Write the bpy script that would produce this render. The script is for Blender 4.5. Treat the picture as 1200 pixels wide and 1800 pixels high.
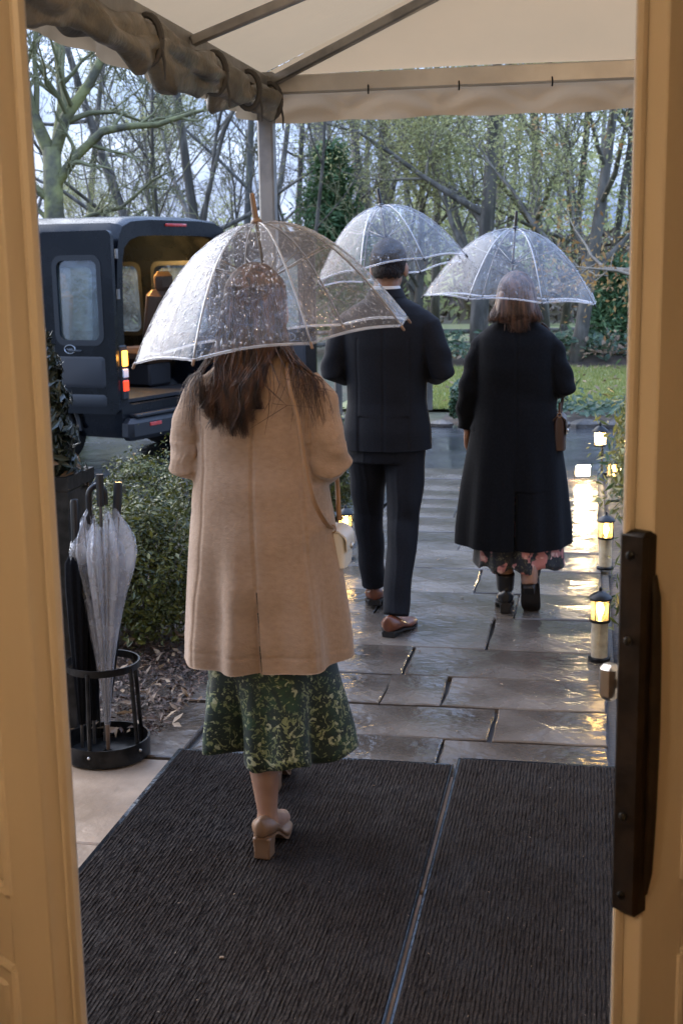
import bpy, bmesh, math, random
import numpy as np
from mathutils import Vector as V, Matrix

random.seed(7)
rng = np.random.default_rng(7)
R = math.radians
PI = math.pi
for o in list(bpy.data.objects):
    bpy.data.objects.remove(o)
SC = bpy.context.scene
COL = SC.collection

# ------------------------------------------------------------------ camera
cd = bpy.data.cameras.new('camera')
cam = bpy.data.objects.new('camera', cd)
COL.objects.link(cam)
SC.camera = cam
cd.sensor_fit = 'VERTICAL'
cd.sensor_height = 36.0
cd.lens = 44.64
cd.clip_start = 0.05
cd.clip_end = 900
cam.matrix_world = Matrix.Translation((0, 0, 1.70)) @ Matrix.Rotation(R(90 - 11.08), 4, 'X') @ Matrix.Rotation(R(-1.0), 4, 'Z')
cd.dof.use_dof = True
cd.dof.focus_distance = 4.4
cd.dof.aperture_fstop = 7.0

# ------------------------------------------------------------------ sky, sun, exposure
SUN_EL, SUN_AZ = 30.0, -50.0          # azimuth clockwise from +Y
W = bpy.data.worlds.new('World')
SC.world = W
W.use_nodes = True
nt = W.node_tree
nt.nodes.clear()
wo = nt.nodes.new('ShaderNodeOutputWorld')
bg = nt.nodes.new('ShaderNodeBackground')
sky = nt.nodes.new('ShaderNodeTexSky')
sky.sky_type = 'NISHITA'
sky.sun_disc = False
sky.sun_elevation = R(SUN_EL)
sky.sun_rotation = R(SUN_AZ)
sky.air_density = 1.4
sky.dust_density = 2.5
tc = nt.nodes.new('ShaderNodeTexCoord')
mp = nt.nodes.new('ShaderNodeMapping')
mp.inputs['Scale'].default_value = (1, 1, 2.4)
nz = nt.nodes.new('ShaderNodeTexNoise')
nz.inputs['Scale'].default_value = 6.0
nz.inputs['Detail'].default_value = 7
nz.inputs['Roughness'].default_value = 0.58
cr = nt.nodes.new('ShaderNodeValToRGB')
cr.color_ramp.elements[0].position = 0.42
cr.color_ramp.elements[0].color = (.80, 1.45, 3.1, 1)
cr.color_ramp.elements[1].position = 0.60
cr.color_ramp.elements[1].color = (3.2, 4.15, 6.3, 1)
mx = nt.nodes.new('ShaderNodeMix')
mx.data_type = 'RGBA'
mx.inputs[0].default_value = 0.86
L = nt.links.new
L(tc.outputs['Generated'], mp.inputs['Vector'])
L(mp.outputs['Vector'], nz.inputs['Vector'])
L(nz.outputs['Fac'], cr.inputs['Fac'])
L(sky.outputs['Color'], mx.inputs[6])
L(cr.outputs['Color'], mx.inputs[7])
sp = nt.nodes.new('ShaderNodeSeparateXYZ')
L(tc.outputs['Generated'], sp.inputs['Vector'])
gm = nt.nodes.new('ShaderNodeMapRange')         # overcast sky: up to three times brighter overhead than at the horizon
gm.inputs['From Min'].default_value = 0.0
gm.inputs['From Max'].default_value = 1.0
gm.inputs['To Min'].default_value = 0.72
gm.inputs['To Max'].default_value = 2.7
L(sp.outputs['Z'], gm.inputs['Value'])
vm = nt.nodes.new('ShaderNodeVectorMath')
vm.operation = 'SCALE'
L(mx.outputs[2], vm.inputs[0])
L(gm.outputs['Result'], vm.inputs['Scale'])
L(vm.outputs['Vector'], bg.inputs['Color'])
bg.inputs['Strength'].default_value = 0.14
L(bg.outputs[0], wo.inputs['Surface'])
sl = bpy.data.lights.new('sun', 'SUN')
sl.energy = 1.5
sl.angle = R(70)
sl.color = (1.0, 0.97, 0.92)
so = bpy.data.objects.new('sun', sl)
COL.objects.link(so)
so.rotation_euler = (R(90 - SUN_EL), 0, R(180 - SUN_AZ))
so.location = (-6, 12, 12)

SC.view_settings.view_transform = 'Standard'
SC.view_settings.look = 'None'
SC.view_settings.gamma = 1
SC.view_settings.use_curve_mapping = False
SC.view_settings.exposure = 1.40
cy = SC.cycles
cy.use_denoising = True
cy.max_bounces = 12
cy.diffuse_bounces = 4
cy.glossy_bounces = 4
cy.transmission_bounces = 8
cy.transparent_max_bounces = 24
cy.sample_clamp_indirect = 6
cy.caustics_reflective = False
cy.caustics_refractive = False
WARM = (1.0, 0.60, 0.22)

# ------------------------------------------------------------------ mesh helpers
def smooth01(x):
    x = np.clip(x, 0, 1)
    return x * x * (3 - 2 * x)

class MB:
    def __init__(s):
        s.v, s.f, s.m = [], [], []
    def add(s, vs, fs, m=0):
        b = len(s.v)
        s.v.extend([tuple(p) for p in vs])
        s.f.extend([tuple(i + b for i in q) for q in fs])
        s.m.extend([m] * len(fs))
        return s
    def box(s, c, d, rot=None, m=0, bev=0.0):
        hx, hy, hz = d[0] / 2, d[1] / 2, d[2] / 2
        c = V(c)
        if bev <= 0:
            vs = [V((x, y, z)) for x in (-hx, hx) for y in (-hy, hy) for z in (-hz, hz)]
            fs = [(0, 1, 3, 2), (4, 6, 7, 5), (0, 4, 5, 1), (2, 3, 7, 6), (0, 2, 6, 4), (1, 5, 7, 3)]
        else:
            bv = min(bev, hx * .9, hy * .9, hz * .9)
            idx, vs = {}, []
            for sx in (-1, 1):
                for sy in (-1, 1):
                    for sz in (-1, 1):
                        for ax in range(3):
                            p = [sx * (hx - bv), sy * (hy - bv), sz * (hz - bv)]
                            p[ax] = (sx * hx, sy * hy, sz * hz)[ax]
                            idx[(sx, sy, sz, ax)] = len(vs)
                            vs.append(V(p))
            fs = []
            for ax in range(3):
                o1, o2 = [(1, 2), (0, 2), (0, 1)][ax]
                for sg in (-1, 1):
                    q = []
                    for a, b in ((-1, -1), (1, -1), (1, 1), (-1, 1)):
                        k = [0, 0, 0]
                        k[ax], k[o1], k[o2] = sg, a, b
                        q.append(idx[(k[0], k[1], k[2], ax)])
                    fs.append(tuple(q))
                for a in (-1, 1):
                    for b in (-1, 1):
                        k0, k1 = [0, 0, 0], [0, 0, 0]
                        k0[ax], k1[ax] = -1, 1
                        k0[o1] = k1[o1] = a
                        k0[o2] = k1[o2] = b
                        fs.append((idx[(*k0, o1)], idx[(*k1, o1)], idx[(*k1, o2)], idx[(*k0, o2)]))
            for sx in (-1, 1):
                for sy in (-1, 1):
                    for sz in (-1, 1):
                        fs.append(tuple(idx[(sx, sy, sz, a)] for a in range(3)))
        if rot is not None:
            vs = [rot @ p for p in vs]
        return s.add([p + c for p in vs], fs, m)
    def loft(s, rings, caps=True, m=0, seg_m=None):
        n = len(rings[0])
        b = len(s.v)
        for r in rings:
            s.v.extend([tuple(p) for p in r])
        for i in range(len(rings) - 1):
            mm = m if seg_m is None else seg_m[i]
            for j in range(n):
                k = (j + 1) % n
                s.f.append((b + i * n + j, b + i * n + k, b + (i + 1) * n + k, b + (i + 1) * n + j))
                s.m.append(mm)
        if caps:
            s.f.append(tuple(b + j for j in reversed(range(n))))
            s.m.append(m if seg_m is None else seg_m[0])
            e = b + (len(rings) - 1) * n
            s.f.append(tuple(e + j for j in range(n)))
            s.m.append(m if seg_m is None else seg_m[-1])
        return s
    def tube(s, pts, rad, n=8, caps=True, m=0, flat=1.0, ref=None):
        pts = [V(p) for p in pts]
        if not hasattr(rad, '__len__'):
            rad = [rad] * len(pts)
        rings, up = [], None
        for i, p in enumerate(pts):
            t = (pts[min(i + 1, len(pts) - 1)] - pts[max(i - 1, 0)])
            t = t.normalized() if t.length > 1e-9 else V((0, 0, 1))
            if up is None:
                up = V(ref) if ref is not None else (V((0, 0, 1)) if abs(t.z) < .9 else V((1, 0, 0)))
            a = up - t * up.dot(t)
            if a.length < 1e-6:
                a = t.orthogonal()
            a.normalize()
            up = a
            c = t.cross(a)
            rings.append([p + (a * math.cos(q) * flat + c * math.sin(q)) * rad[i] for q in [2 * PI * j / n for j in range(n)]])
        return s.loft(rings, caps, m)
    def lathe(s, prof, n=24, c=(0, 0, 0), mat=None, m=0, caps=True):
        c = V(c)
        rings = []
        for r, z in prof:
            ring = [V((r * math.cos(2 * PI * j / n), r * math.sin(2 * PI * j / n), z)) for j in range(n)]
            if mat is not None:
                ring = [mat @ p for p in ring]
            rings.append([p + c for p in ring])
        return s.loft(rings, caps, m)
    def ell(s, c, r, nu=16, nv=10, rot=None, m=0):
        c = V(c)
        rings = []
        for i in range(nv + 1):
            t = -PI / 2 + PI * (i + .02) / (nv + .04)
            ring = [V((r[0] * math.cos(t) * math.cos(2 * PI * j / nu), r[1] * math.cos(t) * math.sin(2 * PI * j / nu), r[2] * math.sin(t))) for j in range(nu)]
            if rot is not None:
                ring = [rot @ p for p in ring]
            rings.append([p + c for p in ring])
        return s.loft(rings, True, m)
    def mesh(s, name, mats, smooth=True, angle=40):
        me = bpy.data.meshes.new(name)
        me.from_pydata(s.v, [], s.f)
        finish(me, mats, smooth, angle)
        if any(s.m):
            me.polygons.foreach_set('material_index', s.m)
        return me
    def build(s, name, mats, parent=None, smooth=True, angle=40):
        return link(name, s.mesh(name, mats, smooth, angle), parent)

def finish(me, mats, smooth=True, angle=40):
    if not isinstance(mats, (list, tuple)):
        mats = [mats]
    me.materials.clear()
    for q in mats:
        me.materials.append(q)
    me.polygons.foreach_set('use_smooth', [smooth] * len(me.polygons))
    me.update()
    if smooth and angle < 180:
        me.set_sharp_from_angle(angle=R(angle))

def link(name, me, parent=None):
    o = bpy.data.objects.new(name, me)
    COL.objects.link(o)
    if parent is not None:
        o.parent = parent
    return o

def fixn(me):
    bm = bmesh.new()
    bm.from_mesh(me)
    bmesh.ops.recalc_face_normals(bm, faces=bm.faces)
    bm.to_mesh(me)
    bm.free()

def evalmods(me, mods, others=()):
    o = bpy.data.objects.new('scratch', me)
    COL.objects.link(o)
    for kind, kw in mods:
        md = o.modifiers.new(kind, kind)
        for k, v in kw.items():
            setattr(md, k, v)
    dg = bpy.context.evaluated_depsgraph_get()
    out = bpy.data.meshes.new_from_object(o.evaluated_get(dg))
    bpy.data.objects.remove(o)
    bpy.data.meshes.remove(me)
    for q in others:
        bpy.data.objects.remove(q)
    return out

def remesh(mb, vox, sm=3, fac=.5):
    me = bpy.data.meshes.new('scratch')
    me.from_pydata(mb.v, [], mb.f)
    fixn(me)
    mods = [('REMESH', dict(mode='VOXEL', voxel_size=vox))]
    if sm:
        mods.append(('SMOOTH', dict(factor=fac, iterations=sm)))
    return evalmods(me, mods)

def deform(me, fn):
    n = len(me.vertices)
    a = np.empty(n * 3, np.float32)
    me.vertices.foreach_get('co', a)
    a = fn(a.reshape(-1, 3).astype(np.float64))
    me.vertices.foreach_set('co', a.astype(np.float32).ravel())
    me.update()
    return me

def thing(name, label, cat, loc=(0, 0, 0), rz=0.0, group=None):
    o = bpy.data.objects.new(name, None)
    o.empty_display_size = .1
    COL.objects.link(o)
    o.location = loc
    o.rotation_euler = (0, 0, rz)
    return tag(o, label, cat, group)

def tag(o, label, cat, group=None):
    o['label'] = label
    o['category'] = cat
    if group:
        o['group'] = group
    return o

def kind(o, k):
    o['kind'] = k
    return o

def copy_thing(root, loc, rz=0.0, sc=1.0, label=None, group=None):
    r = root.copy()
    COL.objects.link(r)
    r.location = loc
    r.rotation_euler = (0, 0, rz)
    r.scale = (sc, sc, sc) if not hasattr(sc, '__len__') else sc
    if label:
        r['label'] = label
    if group:
        r['group'] = group
    for ch in list(root.children):
        c = ch.copy()
        COL.objects.link(c)
        c.parent = r
        for g in list(ch.children):
            d = g.copy()
            COL.objects.link(d)
            d.parent = c
    return r

def quads(cen, nrm, size, aspect=1.0, fold=0.25, roll=None):
    """numpy leaf cloud: each leaf a folded lozenge of two triangles pairs; returns verts, faces."""
    n = len(cen)
    nrm = nrm / np.linalg.norm(nrm, axis=1, keepdims=True)
    t = rng.normal(size=(n, 3))
    t -= nrm * (t * nrm).sum(1, keepdims=True)
    t /= np.linalg.norm(t, axis=1, keepdims=True)
    b = np.cross(nrm, t)
    s = size.reshape(-1, 1)
    p0 = cen - t * s * aspect
    p2 = cen + t * s * aspect
    p1 = cen + b * s * .55 + nrm * s * fold
    p3 = cen - b * s * .55 + nrm * s * fold
    vs = np.stack([p0, p1, p2, p3], 1).reshape(-1, 3)
    i = np.arange(n) * 4
    fs = np.concatenate([np.stack([i, i + 1, i + 2], 1), np.stack([i, i + 2, i + 3], 1)], 0)
    return vs, fs

def npmesh(name, vs, fs, mats, smooth=False):
    me = bpy.data.meshes.new(name)
    k = fs.shape[1]
    me.vertices.add(len(vs))
    me.vertices.foreach_set('co', vs.astype(np.float32).ravel())
    me.loops.add(fs.size)
    me.loops.foreach_set('vertex_index', fs.astype(np.int32).ravel())
    me.polygons.add(len(fs))
    me.polygons.foreach_set('loop_start', np.arange(len(fs), dtype=np.int32) * k)
    me.update(calc_edges=True)
    finish(me, mats, smooth, 180)
    return me

TH = R(11.0)
CU, SU = math.cos(TH), math.sin(TH)
def uv(u, v, z=0.0):                      # the walkway's own frame, turned 11 degrees from the hall
    return V((u * CU + v * SU, -u * SU + v * CU, z))
WALK = Matrix.Rotation(-TH, 3, 'Z')

# ------------------------------------------------------------------ materials
def mat(name, col, rough=.5, metal=0.0, spec=.5, col2=None, vscale=6.0, vdetail=4.0, bump=None, rough2=None,
        sheen=0.0, coat=0.0, island=False, randobj=0.0, alpha=1.0, emit=None, estr=0.0, trans=0.0, ior=1.5, subs=0.0, vpos=(.4, .62), stretch=None):
    m = bpy.data.materials.new(name)
    m.use_nodes = True
    t = m.node_tree
    b = t.nodes['Principled BSDF']
    b.inputs['Base Color'].default_value = (*col, 1)
    b.inputs['Roughness'].default_value = rough
    b.inputs['Metallic'].default_value = metal
    b.inputs['Specular IOR Level'].default_value = spec
    b.inputs['Sheen Weight'].default_value = sheen
    b.inputs['Coat Weight'].default_value = coat
    b.inputs['Alpha'].default_value = alpha
    b.inputs['Transmission Weight'].default_value = trans
    b.inputs['IOR'].default_value = ior
    if subs:
        b.inputs['Subsurface Weight'].default_value = subs
        b.inputs['Subsurface Radius'].default_value = (.02, .008, .004)
        b.inputs['Subsurface Scale'].default_value = .5
    if emit:
        b.inputs['Emission Color'].default_value = (*emit, 1)
        b.inputs['Emission Strength'].default_value = estr
    tcn = t.nodes.new('ShaderNodeTexCoord')
    vec = tcn.outputs['Object']
    if stretch:
        mpn = t.nodes.new('ShaderNodeMapping')
        mpn.inputs['Scale'].default_value = stretch
        t.links.new(vec, mpn.inputs['Vector'])
        vec = mpn.outputs['Vector']
    cout = None
    if col2 is not None:
        ramp = t.nodes.new('ShaderNodeValToRGB')
        ramp.color_ramp.elements[0].color = (*col, 1)
        ramp.color_ramp.elements[1].color = (*col2, 1)
        if island:
            ge = t.nodes.new('ShaderNodeNewGeometry')
            ramp.color_ramp.elements[0].position, ramp.color_ramp.elements[1].position = 0, 1
            t.links.new(ge.outputs['Random Per Island'], ramp.inputs['Fac'])
        else:
            n = t.nodes.new('ShaderNodeTexNoise')
            n.inputs['Scale'].default_value = vscale
            n.inputs['Detail'].default_value = vdetail
            ramp.color_ramp.elements[0].position, ramp.color_ramp.elements[1].position = vpos
            t.links.new(vec, n.inputs['Vector'])
            t.links.new(n.outputs['Fac'], ramp.inputs['Fac'])
        cout = ramp.outputs['Color']
    if randobj:
        oi = t.nodes.new('ShaderNodeObjectInfo')
        hs = t.nodes.new('ShaderNodeHueSaturation')
        ma = t.nodes.new('ShaderNodeMath')
        ma.operation = 'MULTIPLY_ADD'
        ma.inputs[1].default_value = randobj
        ma.inputs[2].default_value = 1 - randobj / 2
        t.links.new(oi.outputs['Random'], ma.inputs[0])
        t.links.new(ma.outputs[0], hs.inputs['Value'])
        if cout is not None:
            t.links.new(cout, hs.inputs['Color'])
        else:
            hs.inputs['Color'].default_value = (*col, 1)
        cout = hs.outputs['Color']
    if cout is not None:
        t.links.new(cout, b.inputs['Base Color'])
    if rough2 is not None:
        n2 = t.nodes.new('ShaderNodeTexNoise')
        n2.inputs['Scale'].default_value = rough2[1]
        n2.inputs['Detail'].default_value = 5
        mr = t.nodes.new('ShaderNodeMapRange')
        mr.inputs['From Min'].default_value = .38
        mr.inputs['From Max'].default_value = .64
        mr.inputs['To Min'].default_value = rough
        mr.inputs['To Max'].default_value = rough2[0]
        t.links.new(tcn.outputs['Object'], n2.inputs['Vector'])
        t.links.new(n2.outputs['Fac'], mr.inputs['Value'])
        t.links.new(mr.outputs['Result'], b.inputs['Roughness'])
    if bump:
        prev = None
        for sc_, st_ in bump:
            nb = t.nodes.new('ShaderNodeTexNoise')
            nb.inputs['Scale'].default_value = sc_
            nb.inputs['Detail'].default_value = 4
            t.links.new(vec, nb.inputs['Vector'])
            bp = t.nodes.new('ShaderNodeBump')
            bp.inputs['Strength'].default_value = st_
            bp.inputs['Distance'].default_value = 0.4 / sc_
            t.links.new(nb.outputs['Fac'], bp.inputs['Height'])
            if prev is not None:
                t.links.new(prev, bp.inputs['Normal'])
            prev = bp.outputs['Normal']
        t.links.new(prev, b.inputs['Normal'])
    return m

def film_mat(name, milk=.2, tint=(.97, .97, .98), white=(.85, .87, .9), bscale=30, bstr=.35, gl=1.0):
    m = bpy.data.materials.new(name)
    m.use_nodes = True
    t = m.node_tree
    t.nodes.clear()
    o = t.nodes.new('ShaderNodeOutputMaterial')
    tr = t.nodes.new('ShaderNodeBsdfTransparent')
    tr.inputs['Color'].default_value = (*tint, 1)
    df = t.nodes.new('ShaderNodeBsdfDiffuse')
    df.inputs['Color'].default_value = (*white, 1)
    tl = t.nodes.new('ShaderNodeBsdfTranslucent')
    tl.inputs['Color'].default_value = (*white, 1)
    gs = t.nodes.new('ShaderNodeBsdfGlossy')
    gs.inputs['Roughness'].default_value = .07
    gs.inputs['Color'].default_value = (.95, .96, 1, 1)
    tcn = t.nodes.new('ShaderNodeTexCoord')
    nb = t.nodes.new('ShaderNodeTexNoise')
    nb.inputs['Scale'].default_value = bscale
    nb.inputs['Detail'].default_value = 5
    nb.inputs['Distortion'].default_value = .6
    bp = t.nodes.new('ShaderNodeBump')
    bp.inputs['Strength'].default_value = bstr
    bp.inputs['Distance'].default_value = .01
    t.links.new(tcn.outputs['Object'], nb.inputs['Vector'])
    t.links.new(nb.outputs['Fac'], bp.inputs['Height'])
    for q in (df, tl, gs):
        t.links.new(bp.outputs['Normal'], q.inputs['Normal'])
    a = t.nodes.new('ShaderNodeMixShader')
    a.inputs[0].default_value = .55
    t.links.new(df.outputs[0], a.inputs[1])
    t.links.new(tl.outputs[0], a.inputs[2])
    n3 = t.nodes.new('ShaderNodeTexNoise')
    n3.inputs['Scale'].default_value = 9
    n3.inputs['Detail'].default_value = 6
    t.links.new(tcn.outputs['Object'], n3.inputs['Vector'])
    mr = t.nodes.new('ShaderNodeMapRange')
    mr.inputs['From Min'].default_value = .35
    mr.inputs['From Max'].default_value = .7
    mr.inputs['To Min'].default_value = milk * .55
    mr.inputs['To Max'].default_value = milk * 1.6
    t.links.new(n3.outputs['Fac'], mr.inputs['Value'])
    b = t.nodes.new('ShaderNodeMixShader')
    t.links.new(mr.outputs['Result'], b.inputs[0])
    t.links.new(tr.outputs[0], b.inputs[1])
    t.links.new(a.outputs[0], b.inputs[2])
    fr = t.nodes.new('ShaderNodeLayerWeight')     # thin sheet: both sides reflect alike
    fr.inputs['Blend'].default_value = .5
    pw = t.nodes.new('ShaderNodeMath')
    pw.operation = 'POWER'
    pw.inputs[1].default_value = 3.6
    t.links.new(fr.outputs['Facing'], pw.inputs[0])
    mu = t.nodes.new('ShaderNodeMath')
    mu.operation = 'MULTIPLY_ADD'
    mu.use_clamp = True
    mu.inputs[1].default_value = .62 * gl
    mu.inputs[2].default_value = .05 * gl
    t.links.new(pw.outputs[0], mu.inputs[0])
    c = t.nodes.new('ShaderNodeMixShader')
    t.links.new(mu.outputs[0], c.inputs[0])
    t.links.new(b.outputs[0], c.inputs[1])
    t.links.new(gs.outputs[0], c.inputs[2])
    t.links.new(c.outputs[0], o.inputs['Surface'])
    return m

def print_mat(name, base, pats, rough=.7):
    """printed cloth: patches of pattern colours over a base, laid in object space"""
    m = bpy.data.materials.new(name)
    m.use_nodes = True
    t = m.node_tree
    b = t.nodes['Principled BSDF']
    b.inputs['Roughness'].default_value = rough
    b.inputs['Sheen Weight'].default_value = .1
    tcn = t.nodes.new('ShaderNodeTexCoord')
    prev = None
    for (sc_, col, lo, hi, dist, kindv) in pats:
        if kindv == 'v':
            w = t.nodes.new('ShaderNodeTexNoise')
            w.inputs['Scale'].default_value = sc_ * 1.3
            w.inputs['Detail'].default_value = 2
            ad = t.nodes.new('ShaderNodeMixRGB')
            ad.blend_type = 'ADD'
            ad.inputs[0].default_value = dist
            t.links.new(tcn.outputs['Object'], w.inputs['Vector'])
            t.links.new(tcn.outputs['Object'], ad.inputs[1])
            t.links.new(w.outputs['Color'], ad.inputs[2])
            n = t.nodes.new('ShaderNodeTexVoronoi')
            n.inputs['Scale'].default_value = sc_
            t.links.new(ad.outputs[0], n.inputs['Vector'])
            fac = n.outputs['Distance']
        else:
            n = t.nodes.new('ShaderNodeTexNoise')
            n.inputs['Scale'].default_value = sc_
            n.inputs['Detail'].default_value = 3
            n.inputs['Distortion'].default_value = dist
            t.links.new(tcn.outputs['Object'], n.inputs['Vector'])
            fac = n.outputs['Fac']
        mr = t.nodes.new('ShaderNodeMapRange')
        mr.inputs['From Min'].default_value = lo
        mr.inputs['From Max'].default_value = hi
        t.links.new(fac, mr.inputs['Value'])
        mxn = t.nodes.new('ShaderNodeMixRGB')
        t.links.new(mr.outputs['Result'], mxn.inputs[0])
        if prev is None:
            mxn.inputs[1].default_value = (*base, 1)
        else:
            t.links.new(prev, mxn.inputs[1])
        mxn.inputs[2].default_value = (*col, 1)
        prev = mxn.outputs[0]
    t.links.new(prev, b.inputs['Base Color'])
    return m

M = {}
M['stone'] = mat('wet_flagstone', (.056, .045, .036), .09, col2=(.145, .118, .096), vscale=2.2, vdetail=8, rough2=(.30, 2.4), bump=[(2.6, .10), (9, .17), (34, .24), (140, .15)], randobj=.35, vpos=(.35, .7))
M['pad'] = mat('sandstone_landing', (.24, .165, .105), .40, col2=(.34, .24, .16), vscale=5, vdetail=8, rough2=(.65, 4), bump=[(12, .2), (90, .2)], randobj=.2)
M['joint'] = mat('wet_mortar', (.035, .030, .025), .6, bump=[(60, .4)])
M['asphalt'] = mat('wet_asphalt', (.03, .032, .036), .06, col2=(.055, .057, .06), vscale=1.2, vdetail=6, rough2=(.30, .9), bump=[(2.5, .10), (60, .10)])
M['soil'] = mat('damp_soil', (.035, .024, .016), .75, col2=(.075, .05, .032), vscale=7, bump=[(25, .8)])
M['ground'] = mat('woodland_ground', (.05, .055, .028), .85, col2=(.11, .085, .05), vscale=.6, vdetail=9, bump=[(6, .6)])
M['lawn'] = mat('wet_lawn', (.14, .175, .05), .7, col2=(.26, .24, .10), vscale=1.1, vdetail=9, bump=[(40, .9)])
M['grass'] = mat('grass_blades', (.15, .20, .045), .55, col2=(.32, .31, .11), island=True)
M['chip'] = mat('bark_chips', (.022, .011, .006), .6, col2=(.11, .055, .028), island=True)
M['litter'] = mat('fallen_leaves', (.10, .055, .03), .5, col2=(.34, .23, .13), island=True)
M['box'] = mat('box_leaves', (.018, .030, .006), .32, col2=(.135, .13, .024), island=True, spec=.32)
M['gold'] = mat('golden_conifer_leaves', (.035, .075, .022), .4, col2=(.26, .22, .05), island=True)
M['ivy'] = mat('groundcover_leaves', (.025, .06, .028), .35, col2=(.09, .14, .07), island=True)
M['spring'] = mat('spring_leaves', (.21, .22, .09), .55, col2=(.45, .45, .23), island=True)
M['fir'] = mat('fir_needles', (.05, .11, .045), .6, col2=(.14, .23, .09), island=True)
M['russet'] = mat('russet_leaves', (.20, .10, .035), .55, col2=(.36, .24, .09), island=True)
M['bark'] = mat('bark', (.075, .065, .052), .8, col2=(.17, .15, .125), vscale=6, bump=[(18, .8)], stretch=(1, 1, .3))
M['bark_moss'] = mat('mossy_bark', (.10, .09, .055), .8, col2=(.26, .25, .09), vscale=3, bump=[(14, .9)])
M['bark_pale'] = mat('pale_bark', (.12, .11, .10), .8, col2=(.20, .19, .17), vscale=5, bump=[(18, .6)], stretch=(1, 1, .3))
M['twig'] = mat('twigs', (.13, .112, .085), .8, col2=(.24, .21, .16), vscale=1)
M['twig_moss'] = mat('mossy_twigs', (.14, .135, .065), .8, col2=(.24, .23, .11), vscale=1)
M['rock'] = mat('edging_rock', (.05, .042, .034), .5, col2=(.11, .092, .076), vscale=6, bump=[(14, .8)], randobj=.4)
def cloth_mat(name, c, tr, ct):
    m = mat(name, c, .75, col2=tuple(x * 1.08 for x in c), vscale=2, bump=[(180, .12), (5, .12)])
    t = m.node_tree
    o = t.nodes['Material Output']
    tl = t.nodes.new('ShaderNodeBsdfTranslucent')
    tl.inputs['Color'].default_value = (*ct, 1)
    mxs = t.nodes.new('ShaderNodeMixShader')
    mxs.inputs[0].default_value = tr
    t.links.new(t.nodes['Principled BSDF'].outputs[0], mxs.inputs[1])
    t.links.new(tl.outputs[0], mxs.inputs[2])
    t.links.new(mxs.outputs[0], o.inputs['Surface'])
    return m
M['fabric'] = cloth_mat('canopy_fabric', (.58, .46, .33), .22, (.74, .53, .31))
M['valance'] = cloth_mat('valance_fabric', (.46, .38, .29), .14, (.60, .48, .34))
M['curtain'] = mat('rolled_curtain', (.07, .06, .043), .55, col2=(.15, .125, .09), vscale=5, bump=[(16, .5), (120, .15)], rough2=(.3, 6))
M['steel'] = mat('galvanised_steel', (.20, .19, .18), .45, metal=.6, col2=(.29, .275, .255), vscale=9, bump=[(30, .1)])
M['beam'] = mat('painted_beam', (.46, .43, .39), .45, metal=.3, col2=(.55, .52, .47), vscale=6, bump=[(40, .12)])
M['black'] = mat('black_metal', (.004, .004, .004), .30, spec=.22, col2=(.022, .021, .02), vscale=20, bump=[(60, .12)])
M['bronze'] = mat('dark_bronze_plate', (.009, .0055, .0035), .42, spec=.3, col2=(.020, .012, .007), vscale=24, vdetail=8, bump=[(50, .15)], rough2=(.6, 12))
M['nickel'] = mat('brushed_nickel', (.62, .58, .52), .3, metal=1)
M['cream'] = mat('cream_paint', (.60, .535, .45), .40, col2=(.66, .595, .505), vscale=3, vdetail=8, bump=[(30, .10), (150, .10)], rough2=(.55, 6), stretch=(1, 1, .25))
M['plaster'] = mat('hall_plaster', (.66, .57, .43), .8)
M['facade'] = mat('facade_render', (.50, .45, .38), .85, bump=[(40, .3)])
M['oak'] = mat('hall_floorboards', (.12, .07, .035), .4, col2=(.17, .10, .05), vscale=5, stretch=(6, .6, 1))
M['mat'] = mat('ribbed_mat', (.016, .0122, .0102), .95, spec=.05, col2=(.038, .0300, .0255), vscale=160, vdetail=3, bump=[(260, .9)], rough2=(.6, 5))
M['rubber'] = mat('wet_rubber', (.012, .013, .015), .14, bump=[(40, .15)])
M['wool_camel'] = mat('camel_wool', (.335, .224, .148), .95, spec=.15, col2=(.395, .268, .180), vscale=75, vdetail=10, bump=[(200, .6), (60, .25)], sheen=.25, stretch=(.75, 1, 1.25), vpos=(.3, .7))
M['wool_black'] = mat('black_wool', (.0035, .004, .0055), .9, spec=.15, col2=(.006, .0065, .0085), vscale=90, bump=[(260, .35)], sheen=.015)
M['suit'] = mat('black_suiting', (.005, .0055, .008), .75, spec=.2, col2=(.008, .0085, .012), vscale=120, bump=[(300, .25)], sheen=.02)
M['shirt'] = mat('white_shirt', (.78, .79, .82), .7)
M['skin'] = mat('skin', (.29, .155, .10), .5, col2=(.36, .205, .14), vscale=9, vdetail=7, bump=[(90, .06)], subs=.08)
M['hair'] = mat('brown_hair', (.022, .009, .004), .36, col2=(.145, .064, .028), vscale=1.0, vdetail=5, stretch=(70, 70, 5), vpos=(.38, .68))
M['hair2'] = mat('auburn_brown_hair', (.040, .018, .010), .38, col2=(.17, .082, .046), vscale=1.0, vdetail=5, stretch=(60, 60, 6), vpos=(.38, .68))
M['hair3'] = mat('short_dark_hair', (.010, .005, .003), .55, spec=.25, col2=(.045, .022, .013), vscale=1.0, vdetail=6, stretch=(160, 160, 40), bump=[(1.6, .9)])
M['eye'] = mat('eye_white', (.8, .78, .75), .2)
M['tan'] = mat('tan_suede', (.165, .088, .046), .5, col2=(.21, .115, .062), vscale=20)
M['tanheel'] = mat('tan_block_heel', (.185, .105, .060), .38)
M['leather'] = mat('brown_leather', (.11, .033, .014), .34, col2=(.17, .054, .023), vscale=15, coat=.05)
M['sole'] = mat('dark_sole', (.012, .01, .009), .5)
M['boot'] = mat('black_leather', (.010, .009, .009), .35, bump=[(60, .15)])
M['strap'] = mat('tan_strap', (.30, .17, .085), .4)
M['creambag'] = mat('cream_leather', (.72, .66, .56), .35, bump=[(90, .1)])
M['brownbag'] = mat('brown_bag_leather', (.05, .022, .012), .4)
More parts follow.
